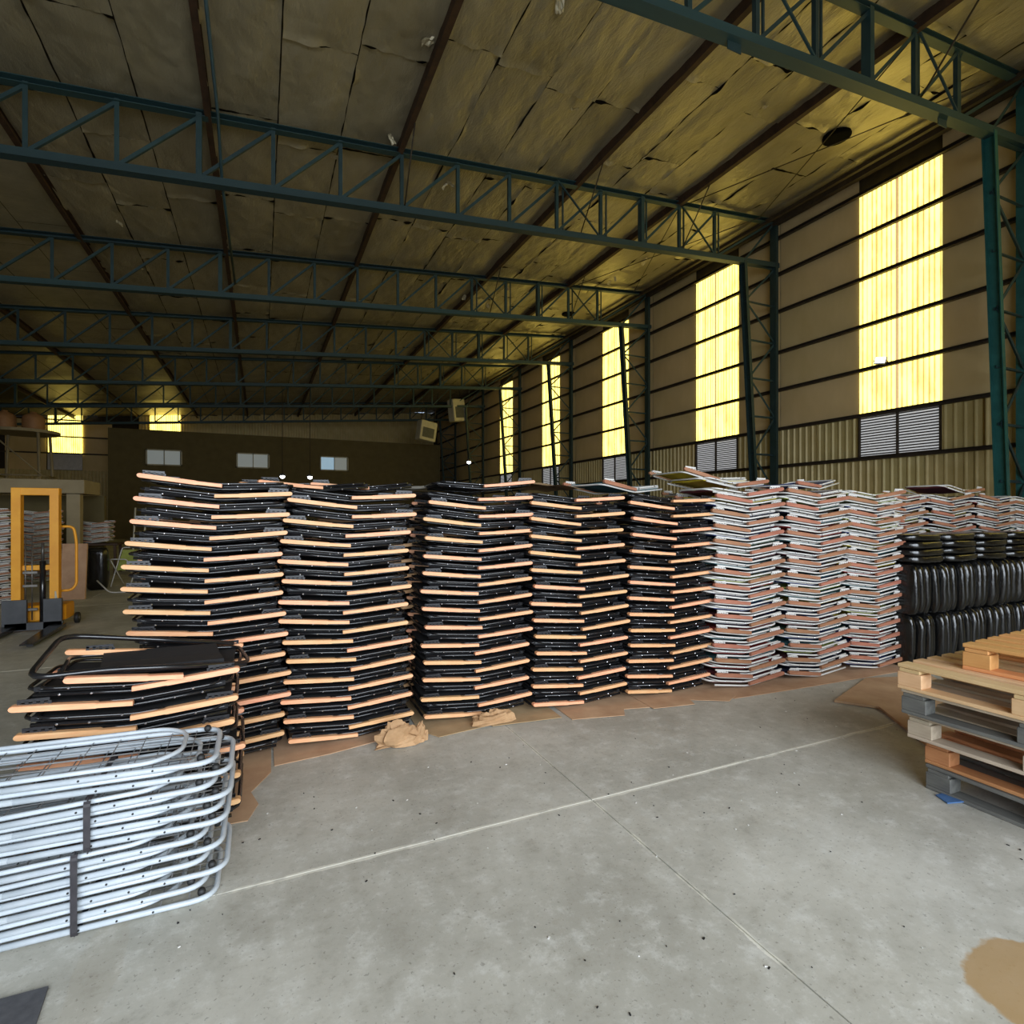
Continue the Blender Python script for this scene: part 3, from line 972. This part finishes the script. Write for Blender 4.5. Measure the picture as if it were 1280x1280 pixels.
# loose chairs lying across the tops of the stacks
TOPS = [
    ('b', (.34, 4.66, 1.765), (.02, -.01, .24), 'black deck chair lying askew across the two stacks by the low pile', None),
    ('b', (.75, 4.85, 1.77), (.0, -.03, .12), 'black deck chair lying over the rear of the kraft paper stack', None),
    ('b', (1.75, 4.6, 1.79), (.02, .02, PI - .1), 'black deck chair lying level over the third black stack', None),
    ('w', (3.15, 4.5, 1.79), (.0, .03, .15), 'white deck chair lying on top of the last black stack', 'teal'),
    ('w', (4.00, 4.25, 1.89), (.0, .10, -.10), 'white deck chair with yellow fabric lying askew atop the white stack', 'yellow'),
    ('w', (4.15, 4.2, 1.84), (.0, -.02, PI), 'white deck chair with yellow fabric, lower of the two atop the white stack', 'yellow'),
    ('w', (5.3, 4.2, 1.85), (.0, -.06, .1), 'white deck chair bridging the second and third white stacks', 'blue'),
    ('w', (8.2, 4.3, 1.85), (.0, -.05, PI), 'white deck chair bridging the stacks behind the black bundles', 'maroon'),
]
for kd, lc, rt, lb, fb in TOPS:
    chair(kd, lc, rt, lb, 'loose chairs on top of the stacks', fb)

# low pile of black chairs in front
for k in range(12):
    rr = random.Random(90 + k)
    if k < 4:
        STF['b'].chair('b', Matrix.Translation((-.53, 3.42, .012 + k * .066)) @ Matrix.Rotation(PI * (k % 2), 4, 'Z'), None)
        continue
    chair('b', (-.53 + rr.uniform(-.05, .03), 3.42 + rr.uniform(-.02, .02), .012 + k * .066), (rr.uniform(-.01, .01), rr.uniform(-.01, .01), (PI if k % 2 else 0) + rr.uniform(-.04, .04)),
          'black deck chair, %s down in the low pile behind the white frames' % ORD[12 - k] if k < 11 else 'upper folded chair of the low black pile under the opened one', 'low pile of black chairs')
t = thing('folding_chair', 'opened black deck chair lying on the low pile with its tube loop sticking out', 'folding chair', (-.50, 3.36, .815), (0, .04, .16), 'low pile of black chairs')
MB().tube(fillet([(.40, -.24, .02), (-.18, -.25, .06), (-.47, -.24, .05), (-.40, .26, .14), (-.18, .27, .11), (.40, .25, .03)], .09, 4), .0135, 8).build('back_frame', 'black_steel', t)
MB().tube(fillet([(-.36, -.21, .035), (-.36, .20, .04), (.42, .20, .02), (.42, -.21, .02), (-.36, -.21, .035)], .07, 4), .010, 8).build('seat_frame', 'black_steel', t)
SLm = sling_mesh(-.22, .30, .20, .0, .03, 'black_fabric', .02)
put('fabric_sling', SLm, t)
put('armrest', BLK['armrest'][0][0], t, (.10, -.29, -.03))
put('armrest', BLK['armrest'][0][0], t, (.06, .20, -.005))
put('notch_rack', BLK['notch_rack'][0][0], t, (.12, .18, -.01))

# ------------------------------------------------------------------ white tube frames tied in bundles
FL, FW = 1.42, .40
def ring(x0, x1, y0, y1, rad):
    p = [(x0, y0, 0), (x1, y0, 0), (x1, y1, 0), (x0, y1, 0), (x0, y0, 0), (x1, y0, 0)]
    return fillet([((x0 + x1) / 2, y0, 0), (x1, y0, 0), (x1, y1, 0), (x0, y1, 0), (x0, y0, 0), ((x0 + x1) / 2 - .001, y0, 0)], rad, 6)
outer_me = MB().tube(ring(-FL, 0, 0, FW, .09), .0115, 8).mesh('outer_tube', 'frame_white')
inner_me = MB().tube(fillet([(-FL + .05, .012, .016), (-.22, .012, .027), (-.13, .10, .028), (-.13, FW - .10, .028), (-.22, FW - .012, .027), (-FL + .05, FW - .012, .016)], .08, 5), .0095, 8).mesh('leg_tube', 'frame_white')
wm = MB()
for k in range(13):
    x = -.10 - k * .10
    wm.tube([(x, .01, .0), (x, FW - .01, .0)], .0022, 4)
for k in range(5):
    y = .07 + k * .065
    wm.tube([(-FL + .02, y, .003), (-.01, y, .003)], .0022, 4)
wire_me = wm.mesh('wire_grid', 'wire')
kn = MB(); kn.smooth = True
kn.lathe([(.006, -.014), (.014, -.010), (.016, 0), (.014, .010), (.006, .014)], (0, 0, 0), 10, 'y')
knob_me = kn.mesh('rubber_stop', 'rubber')
bolt_me = MB().lathe([(.004, 0), (.004, -.003), (.002, -.004)], (0, 0, 0), 6, 'y').mesh('bolt', 'rubber')
bundles = [('lower strapped bundle', 6, .012), ('middle strapped bundle', 4, .318), ('loose top layer', 2, .515)]
rr = random.Random(3)
for bi, (bn, n, z0) in enumerate(bundles):
    for k in range(n):
        z = z0 + k * .050
        tx = rr.uniform(-.05, .0) - (.03 if k % 2 else 0) + (.015 * bi)
        tilt = rr.uniform(-.014, .014) + (-.012 * (k - n / 2) * .25) + (0.02 if bi == 2 else 0)
        t = thing('tube_frame', 'white tube frame, %s up in the %s of frames' % (ORD[k], bn) if bi < 2 else ['lower', 'uppermost'][k] + ' white tube frame lying loose on top of the strapped bundles',
                  'metal frame', (-.13 + tx, 2.60 + rr.uniform(-.008, .008), z), (rr.uniform(-.01, .01), tilt, rr.uniform(-.012, .012)), 'white frames, ' + bn)
        put('outer_tube', outer_me, t)
        put('leg_tube', inner_me, t)
        tag(put('wire_grid', wire_me, t), kind='stuff')
        put('rubber_stop', knob_me, t, (-.055, .03, .014))
        put('rubber_stop', knob_me, t, (-.055, FW - .03, .014))
        for q in range(3):
            put('bolt', bolt_me, t, (-.22 - q * .12, -.011, .003))
def strap(x, z0, z1, label):
    y0, y1 = 2.575, 2.60 + FW + .03
    p = fillet([(x, (y0 + y1) / 2, z1), (x, y0, z1), (x, y0, z0), (x, y1, z0), (x, y1, z1), (x, (y0 + y1) / 2 + .002, z1)], .02, 3)
    m = MB()
    for a, b in zip(p[:-1], p[1:]):
        m.prism([(-.011, -.0015), (.011, -.0015), (.011, .0015), (-.011, .0015)], a, b, (0, 0, 1) if abs((b - a).z) < 1e-3 else (0, 1, 0))
    tag(m.build('strap', 'strap'), label, 'strap', 'black straps around the frames')
strap(-.64, .002, .312, 'black strap tied around the lower bundle of white frames')
strap(-.60, .312, .506, 'black strap tied around the upper bundle of white frames')

# ------------------------------------------------------------------ pallets
def pallet(loc, rotz, mt, label, LX=1.0, LY=1.2, nb=7, mt2=None):
    t = thing('pallet', label, 'pallet', loc, (0, 0, rotz), 'wooden pallets in the stack')
    mt2 = mt2 or mt
    bd = MB().bbox((0, 0, 0), (.098, LY, .020), .003).mesh('deck_board', mt)
    bb = MB().bbox((0, 0, 0), (.098, LY, .020), .003).mesh('bottom_board', mt2)
    cb = MB().bbox((0, 0, 0), (LX, .11, .020), .003, None).mesh('cross_board', mt2)
    bl = MB().bbox((0, 0, 0), (.10, .13, .080), .004).mesh('block', mt2)
    for k in range(nb):
        put('deck_board', bd, t, (.049 + (LX - .098) * k / (nb - 1), -LY / 2, .134), (0, 0, R.uniform(-.006, .006)))
    for y in (-.065, -LY / 2, -LY + .065):
        put('cross_board', cb, t, (LX / 2, y, .1125))
        for x in (.05, LX / 2, LX - .05):
            put('block', bl, t, (x, y, .0605))
    for x in (.049, LX / 2, LX - .049):
        put('bottom_board', bb, t, (x, -LY / 2, .0105))
pallet((3.53, 1.93, .0), math.radians(-1), 'pallet_dark', 'dark grey weathered pallet at the bottom of the stack on the floor')
pallet((3.54, 1.94, .145), math.radians(0), 'pallet_red', 'reddish brown pallet lying second from the floor')
pallet((3.46, 1.99, .29), math.radians(1), 'pallet_weathered', 'pale greyish pallet in the middle of the stack')
pallet((3.42, 2.0, .435), math.radians(2), 'pallet_weathered', 'pallet with dark weathered blocks below the pale slatted one', mt2='pallet_dark')
pallet((3.40, 2.01, .58), math.radians(1), 'pallet_pale', 'pale yellow slatted pallet lying under the topmost one')
pallet((3.60, 1.78, .725), math.radians(4), 'pallet_orange', 'orange tinted pallet, topmost of the pallet stack')

# ------------------------------------------------------------------ black wrapped bundles
def bundle_mesh(sx, sy, sz, seed):
    m = MB(); m.smooth = True
    nu, nv = 28, 18
    def se(c, e): return math.copysign(abs(c) ** e, c)
    vs = []
    for j in range(nv + 1):
        b = -PI / 2 + PI * j / nv
        for i in range(nu):
            a = 2 * PI * i / nu
            p = Vector((se(math.cos(b), .35) * se(math.cos(a), .62) * sx / 2, se(math.cos(b), .35) * se(math.sin(a), .75) * sy / 2, se(math.sin(b), .5) * sz / 2))
            d = noise.noise(Vector((p.x * 12, p.y * 12, p.z * 5)) + Vector((seed, 0, 0))) * .012 + noise.noise(p * 22 + Vector((seed, 3, 0))) * .006
            p += p.normalized() * d
            vs.append(p)
    fs = [(j * nu + i, j * nu + (i + 1) % nu, (j + 1) * nu + (i + 1) % nu, (j + 1) * nu + i) for j in range(nv) for i in range(nu)]
    return m.add(vs, fs).mesh('wrapped_bundle', 'film')
bv = [bundle_mesh(.118, .42, .54, s) for s in range(5)]
bh = [bundle_mesh(.62, .42, .085, 20 + s) for s in range(3)]
rr = random.Random(11)
for row, (z, lb) in enumerate(((.275, 'black wrapped bundle upright in the floor row, %s away from the white stacks'), (.80, 'black wrapped bundle upright in the raised row, %s away from the white stacks'))):
    for k in range(21):
        x = 6.12 + k * .121 + (.02 if row else 0)
        tag(put('wrapped_bundle', rr.choice(bv), None, (x, 3.64 + rr.uniform(-.02, .02), z + rr.uniform(-.006, .012)), (rr.uniform(-.02, .02), rr.uniform(-.05, .05), rr.uniform(-.06, .06))),
            lb % ORD[k], 'plastic bundle', 'upright wrapped bundles, row %s' % ('lower' if row == 0 else 'upper'))
for k in range(4):
    for q in range(4):
        tag(put('wrapped_bundle', rr.choice(bh), None, (6.42 + q * .64, 3.64 + rr.uniform(-.02, .02), 1.12 + k * .075), (rr.uniform(-.02, .02), rr.uniform(-.02, .02), rr.uniform(-.04, .04))),
            'black wrapped bundle lying flat, %s layer up, %s pile from the white stacks' % (ORD[k], ORD[q]), 'plastic bundle', 'flat wrapped bundles on top')

# ------------------------------------------------------------------ cardboard, paper and scraps on the floor
def sheet_poly(poly, z, th, seed, name, mt, label, cat, warp=.012, group=None):
    n = len(poly)
    vs = []
    for dz in (0, th):
        for (x, y) in poly:
            vs.append((x, y, z + dz + abs(noise.noise(Vector((x * 4, y * 4, seed)))) * warp))
    fs = [tuple(reversed(range(n))), tuple(range(n, 2 * n))] + [(i, (i + 1) % n, n + (i + 1) % n, n + i) for i in range(n)]
    return tag(MB().add(vs, fs).build(name, mt), label, cat, group)
G = 'flattened cardboard under the chair stacks'
sheet_poly([(-.75, 3.22), (-.06, 3.18), (-.01, 3.34), (-.05, 3.5), (.06, 3.72), (.08, 4.9), (-.75, 4.9)], .001, .004, 1, 'cardboard_sheet', 'cardboard', 'worn cardboard trailing out from under the low black pile', 'cardboard', .004, G)
sheet_poly([(.08, 3.80), (.42, 3.84), (1.02, 3.98), (1.02, 4.9), (.08, 4.9)], .001, .004, 2, 'cardboard_sheet', 'cardboard', 'flattened cardboard under the stack beside the kraft paper', 'cardboard', .004, G)
sheet_poly([(1.16, 3.80), (1.62, 3.86), (1.66, 4.9), (1.08, 4.9), (1.06, 3.98)], .001, .004, 3, 'cardboard_sheet', 'cardboard', 'flattened cardboard jutting out below the third black stack', 'cardboard', .004, G)
sheet_poly([(1.58, 3.82), (2.14, 3.76), (2.2, 4.9), (1.68, 4.9)], .006, .004, 4, 'cardboard_sheet', 'cardboard', 'brown cardboard flap between the second and third black stacks', 'cardboard', .004, G)
sheet_poly([(2.20, 3.70), (2.62, 3.60), (2.70, 3.72), (2.96, 3.66), (3.0, 4.8), (2.24, 4.8)], .001, .004, 5, 'cardboard_sheet', 'cardboard', 'torn cardboard in front of the second black stack', 'cardboard', .004, G)
sheet_poly([(2.92, 3.62), (3.30, 3.56), (3.34, 3.66), (3.62, 3.50), (3.78, 3.58), (3.8, 4.7), (3.0, 4.7)], .006, .004, 6, 'cardboard_sheet', 'cardboard', 'torn cardboard in front of the black stack against the white chairs', 'cardboard', .004, G)
sheet_poly([(3.72, 3.54), (4.4, 3.5), (6.2, 3.44), (6.2, 4.6), (3.72, 4.7)], .001, .004, 7, 'cardboard_sheet', 'cardboard', 'long brown cardboard layer under the white stacks', 'cardboard', .004, G)
sheet_poly([(4.42, 3.12), (4.60, 2.86), (4.0, 2.05), (4.75, 1.7), (5.95, 3.2), (5.3, 3.42)], .001, .02, 8, 'cardboard_sheet', 'cardboard', 'big brown board lying flat on the floor between pallets and white stacks', 'cardboard', .006)

def crumple(loc, s, seed, label, name='kraft_paper'):
    m = MB(); m.smooth = False
    nu, nv = 14, 9
    vs = []
    for j in range(nv + 1):
        b = PI / 2 * j / nv
        for i in range(nu):
            a = 2 * PI * i / nu
            p = Vector((math.cos(b) * math.cos(a), math.cos(b) * math.sin(a), math.sin(b)))
            k = 1.1 - abs(noise.noise(p * 2.4 + Vector((seed, 0, 0)))) * .9 + noise.noise(p * 6 + Vector((seed, 5, 0))) * .10
            vs.append((p.x * k * s[0], p.y * k * s[1], max(0.0, p.z * k * s[2]) + .002))
    fs = [(j * nu + i, j * nu + (i + 1) % nu, (j + 1) * nu + (i + 1) % nu, (j + 1) * nu + i) for j in range(nv) for i in range(nu)]
    tag(m.add(vs, fs).build(name, 'kraft', None, loc), label, 'paper')
crumple((.86, 3.80, .004), (.17, .08, .16), 1, 'large crumpled brown kraft paper leaning on the foot of a black stack')
crumple((1.03, 3.80, .004), (.05, .04, .13), 5, 'narrow folded kraft paper standing beside the larger crumpled one')
crumple((1.62, 3.90, .012), (.19, .08, .085), 9, 'rounded crumpled kraft paper in front of the third black stack')
sheet_poly([(3.50, 1.80), (3.60, 1.76), (3.66, 1.80), (3.63, 1.87), (3.54, 1.88)], .001, .006, 3, 'plastic_scrap', 'blue_scrap', 'small blue plastic scrap on the floor by the pallets', 'scrap', .02).location = (-.06, -.03, 0)
sheet_poly([(-1.3, 2.36), (-.65, 2.34), (-.60, 1.7), (-1.3, 1.7)], .001, .008, 3, 'rubber_mat', 'mat_dark', 'dark grey mat corner on the floor in front of the white frames', 'mat', .002)

# tarp, cardboard and long tubes on the black stacks
def cloth(loc, sx, sy, h, seed, mt, label, name, cat):
    m = MB(); m.smooth = True
    n = 12
    vs = []
    for dz in (0, .004):
        for j in range(n + 1):
            for i in range(n + 1):
                u, v = i / n - .5, j / n - .5
                z = h * (1 - (2 * u) ** 2) * (1 - .6 * (2 * v) ** 2) + noise.noise(Vector((u * 6, v * 6, seed))) * .02
                vs.append((u * sx, v * sy, max(z, -.01) + dz))
    N = (n + 1) ** 2
    fs = [(j * (n + 1) + i, j * (n + 1) + i + 1, (j + 1) * (n + 1) + i + 1, (j + 1) * (n + 1) + i) for j in range(n) for i in range(n)]
    fs = [tuple(reversed(f)) for f in fs] + [tuple(N + q for q in f) for f in fs]
    tag(m.add(vs, fs).build(name, mt, None, loc), label, cat)
cloth((1.45, 5.05, 1.80), .9, .5, .05, 2, 'tarp', 'pale plastic sheet lying over the rear stacks behind the kraft paper stack', 'plastic_sheet', 'plastic sheet')
cloth((2.25, 4.75, 1.83), .95, .8, .06, 6, 'cardboard', 'grey brown board laid over the rear black stacks', 'cover_board', 'board')
for i, (a, b) in enumerate((((.45, 5.0, 1.775), (1.7, 5.08, 1.80)), ((.5, 5.18, 1.775), (2.0, 5.14, 1.80)))):
    tag(MB().tube([a, b], .012, 6).build('steel_tube', 'chain'), ['thin grey steel tube lying across the rear stack tops', 'second thin steel tube, further back on the rear stack tops'][i], 'tube', 'tubes on the rear stacks')

# ------------------------------------------------------------------ yellow pallet stacker
t = thing('pallet_stacker', 'yellow manual pallet stacker with tall mast and forks on the floor', 'stacker', (-2.78, 9.55, 0), (0, 0, 0))
for s in (-1, 1):
    MB().prism([(-.05, -.06), (.05, -.06), (.05, .06), (.035, .06), (.035, -.045), (-.035, -.045), (-.035, .06), (-.05, .06)], (s * .205, 0, .04), (s * .205, 0, 1.94), (0, 1, 0)).build('mast_rail', 'stacker_yellow', t)
MB().bbox((0, 0, 1.90), (.52, .11, .10), .006).build('mast_crossbar', 'stacker_yellow', t)
MB().bbox((0, .05, .86), (.4, .08, .07), .006).build('mid_crossbar', 'stacker_yellow', t)
MB().tube([(.06, .02, .1), (.06, .02, .95)], .035, 12).build('lift_cylinder', 'black_steel', t)
MB().tube([(.06, .02, .95), (.06, .02, 1.2)], .018, 10).build('piston_rod', 'chain', t)
for s in (-.12, -.05):
    MB().tube([(s, .0, .15), (s, .0, 1.3)], .008, 5).build('chain', 'chain', t)
for z in (.30, .62, .80):
    MB().bbox((-.06, -.03, z), (.16, .02, .035), .003).build('chain_clamp', 'chain', t)
m = MB(); m.box((-.21, -.08, .24), (.26, .05, .40)); m.box((.20, -.08, .24), (.20, .05, .40)); m.box((0, -.08, .08), (.62, .05, .10))
m.build('fork_carriage', 'dark_grey', t)
for s in (-1, 1):
    MB().add([(s * .27 - .08, -.10, .05), (s * .27 + .08, -.10, .05), (s * .27 + .06, -1.28, .05), (s * .27 - .06, -1.28, .05),
              (s * .27 - .08, -.10, .10), (s * .27 + .08, -.10, .10), (s * .27 + .06, -1.28, .065), (s * .27 - .06, -1.28, .065)],
             [(3, 2, 1, 0), (4, 5, 6, 7), (0, 1, 5, 4), (1, 2, 6, 5), (2, 3, 7, 6), (3, 0, 4, 7)]).build('fork', 'black_steel', t)
    MB().bbox((s * .27, -.60, .03), (.07, 1.1, .04), .004).build('support_leg', 'dark_grey', t)
    w = MB(); w.smooth = True
    w.lathe([(.02, -.025), (.075, -.025), (.08, -.015), (.08, .015), (.075, .025), (.02, .025)], (0, 0, 0), 16, 'x').build('caster_wheel', 'rubber', t, (s * .34, .45, .08))
    MB().lathe([(.018, -.03), (.03, -.028), (.03, .028), (.018, .03)], (0, 0, 0), 10, 'x').build('hub', 'chain', bpy.data.objects[[o.name for o in t.children if o.name.startswith('caster_wheel')][-1]])
MB().bbox((0, .28, .22), (.60, .40, .22), .02).build('rear_housing', 'stacker_yellow', t)
MB().tube(fillet([(.22, .10, 1.42), (.37, .15, 1.42), (.40, .16, 1.2), (.40, .16, .60), (.35, .14, .52), (.22, .10, .52)], .08, 5), .018, 8).build('handle_rail', 'stacker_yellow', t)
MB().tube([(.20, -.02, .84), (.24, -.06, .22)], .022, 8).build('hose', 'box_grey', t)

# ------------------------------------------------------------------ far left: low mezzanine, stored chairs, tank tower
t = thing('mezzanine', 'low plastered mezzanine slab on posts behind the yellow stacker', 'mezzanine')
MB().bbox((-10.0, 17.7, 2.27), (12.0, 1.5, .34), .01).build('slab', 'plaster', t)
for x in (-4.25, -8.4):
    MB().bbox((x, 17.2, 1.05), (.28, .28, 2.09), .01).build('post', 'plaster', t)
MB().box((-10.0, 19.0, 1.05), (12.0, .2, 2.09)).build('rear_wall', 'concrete_wall', t)
for i, (x, y, n, z0) in enumerate(((-4.35, 12.6, 24, .012), (-4.75, 16.4, 24, .012), (-4.05, 18.1, 8, .82))):
    stack('w', n, x, y, 0, '', '', .068, None, seed=80 + i, own_from=99, z0=z0)
t = thing('work_table', 'dark table beneath the mezzanine carrying a short white stack', 'table', (-4.05, 18.1, 0))
MB().bbox((0, 0, .785), (1.2, .8, .05), .006).build('tabletop', 'rust_brown', t)
for a in (-.52, .52):
    for b in (-.32, .32):
        MB().bbox((a, b, .38), (.06, .06, .76), .004).build('leg', 'rust_brown', t)
o = MB().bbox((0, 0, .52), (.40, .05, 1.04), .004).build('upright_cardboard', 'cardboard', None, (-3.18, 12.75, 0), (math.radians(-5), 0, math.radians(-10)))
tag(o, 'tall brown cardboard panel standing upright beside the yellow stacker', 'cardboard')
bm_ = MB(); bm_.smooth = True
o = put('rubbish_bag', bundle_mesh(.40, .34, .90, 44), None, (-3.12, 14.2, .44))
tag(o, 'tall black bag standing beside the cardboard panel', 'bag')
t = thing('folding_chair', 'white chair with lime green fabric leaning open beside the black bag', 'folding chair', (-2.75, 14.35, 0), (0, 0, -.5))
MB().tube(fillet([(-.22, 0, .02), (-.22, .32, .85), (.22, .32, .85), (.22, 0, .02)], .06, 4), .012, 6).build('back_frame', 'white_steel', t)
MB().tube(fillet([(-.19, .34, .02), (-.19, -.06, .62), (.19, -.06, .62), (.19, .34, .02)], .06, 4), .012, 6).build('leg_frame', 'white_steel', t)
MB().add([(-.2, .14, .36), (.2, .14, .36), (.2, .31, .80), (-.2, .31, .80), (-.2, .15, .36), (.2, .15, .36), (.2, .32, .80), (-.2, .32, .80)],
         [(0, 1, 2, 3), (7, 6, 5, 4), (0, 4, 5, 1), (1, 5, 6, 2), (2, 6, 7, 3), (3, 7, 4, 0)]).build('fabric_sling', 'fab_lime', t)
tag(MB().tube(fillet([(-3.0, 13.6, .25), (-2.75, 13.4, .02), (-2.2, 13.3, .02), (-2.5, 13.9, .4)], .08, 4), .014, 6).build('bent_tube', 'white_steel'), 'bent white tube lying on the floor near the lime chair', 'tube')
for i, x in enumerate((-2.95, -2.72)):
    tag(MB().tube([(x, 16.6, .0), (x + .03, 16.9, 1.75)], .022, 6).build('upright_pole', 'box_grey'), ['pale pole standing upright nearer the mezzanine', 'pale pole standing upright nearer the black stacks'][i], 'pole', 'pale upright poles')
for i, (x, y, sx, sy, h) in enumerate(((-2.3, 18.0, 1.2, .8, .8), (-1.4, 18.6, 1.0, .8, .6))):
    t = thing('crate', ['larger', 'smaller'][i] + ' dark wooden crate on the floor behind the pale poles', 'crate', (x, y, 0))
    for k in range(5):
        MB().bbox((0, -sy / 2, h * (k + .5) / 5), (sx, .02, h / 5 - .015), .003).build('slat', 'rust_brown', t)
    MB().box((0, .01, h / 2), (sx - .04, sy - .02, h - .02)).build('body', 'rust_brown', t)

t = thing('tank_tower', 'pale steel tower with a round platform carrying two brown tanks', 'tower', (-9.2, 30.0, 0))
for a in (-.8, .8):
    for b in (-.8, .8):
        MB().tube([(a * 1.15, b * 1.15, 0), (a * .9, b * .9, 5.0)], .06, 6).build('leg', 'plaster', t)
for z in (1.6, 3.2):
    for (a, b) in (((-.85, -.85), (.85, -.85)), ((.85, -.85), (.85, .85)), ((-.85, .85), (-.85, -.85))):
        MB().tube([(a[0], a[1], z), (b[0], b[1], z)], .035, 6).build('brace', 'plaster', t)
for (a, b) in (((-.95, -.95, 1.6), (.9, -.9, 3.2)), ((.9, -.9, 3.2), (-.8, -.8, 4.9)), ((.95, -.95, 0), (-.9, -.9, 1.6))):
    MB().tube([a, b], .03, 6).build('brace', 'plaster', t)
m = MB(); m.lathe([(1.25, 0), (1.25, .12)], (0, 0, 5.0), 24); m.build('platform', 'plaster', t)
for i, x in enumerate((-.5, .45)):
    m = MB(); m.smooth = True
    m.lathe([(.36, 0), (.38, .1), (.38, .48), (.34, .60), (.2, .70), (.11, .73), (.11, .78)], (0, 0, 0), 20)
    tag(m.build('water_tank', 'tank', None, (-9.2 + x, 29.7, 5.121)), ['brown rounded water tank on the tower platform, away from the partition', 'brown rounded water tank on the tower platform, nearer the partition'][i], 'tank', 'water tanks on the tower')

# ------------------------------------------------------------------ hung boxes and lamps deep in the hall
def hung(loc, rot, d, lb, zc):
    t = thing('hanging_unit', lb, 'hanging unit', loc, rot)
    MB().bbox((0, 0, 0), d, .04).build('casing', 'box_grey', t)
    MB().box((0, -d[1] / 2 - .01, -d[2] * .1), (d[0] * .7, .02, d[2] * .5)).build('grille', 'dark_grey', t)
    for s in (-1, 1):
        MB().tube([(s * d[0] * .4, 0, d[2] / 2), (s * d[0] * .4, 0, zc - loc[2])], .025, 6).build('hanger', 'rod', t)
hung((10.1, 36.0, 7.1), (0, .15, .2), (1.2, .7, 1.3), 'lower pale box unit hanging from the far roof trusses', 9.9)
hung((12.3, 36.2, 8.7), (0, -.12, .3), (1.0, .7, 1.5), 'upper pale box unit hanging close to the window wall', 10.1)
def pendant(x, y, z, zc, lb):
    t = thing('pendant_lamp', lb, 'lamp', (x, y, z))
    MB().tube([(0, 0, .12), (0, 0, zc - z)], .02, 6).build('rod', 'rod', t)
    m = MB(); m.smooth = True
    m.lathe([(.05, .12), (.16, .05), (.18, 0)], (0, 0, 0), 14); m.build('shade', 'dark_grey', t)
    m = MB(); m.smooth = True
    m.lathe([(.03, -.14), (.10, -.10), (.12, -.03), (.08, .02)], (0, 0, 0), 12); m.build('bulb', 'led', t)
pendant(10.9, 29.9, 4.6, zbot(10.9), 'small lit lamp on a long rod beside the far window wall')
pendant(2.3, 29.9, 3.5, zbot(2.3), 'small lit lamp hanging low in front of the dark partition windows')
pendant(1.0, 29.9, 3.5, zbot(1.0), 'small lit lamp hanging low, further from the window wall')

# chairs past the limit of single ones: the rear stacks seen only through the gaps, and the dim far stacks
STF['b'].build('rear_black_chairs', 'black folded deck chairs in the rear stacks glimpsed through the gaps', 'folding chairs')
STF['w'].build('rear_white_chairs', 'white folded deck chairs in the rear stacks and the dim far stacks', 'folding chairs')

# scattered chips and grit on the floor
m = MB()
rr = random.Random(21)
for k in range(150):
    x, y = rr.uniform(-.4, 5.0), rr.uniform(.7, 3.5)
    if x > 3.3 and y < 2.1: continue
    q = rr.uniform(.002, .006)
    m.mi = 0 if rr.random() < .65 else 1
    m.box((x, y, .002), (q * 2, q, .003), Matrix.Rotation(rr.uniform(0, 6), 3, 'Z'))
tag(m.build('floor_grit', ['rubber', 'white_steel']), 'small dark and pale chips scattered over the concrete floor', 'grit', kind='stuff')
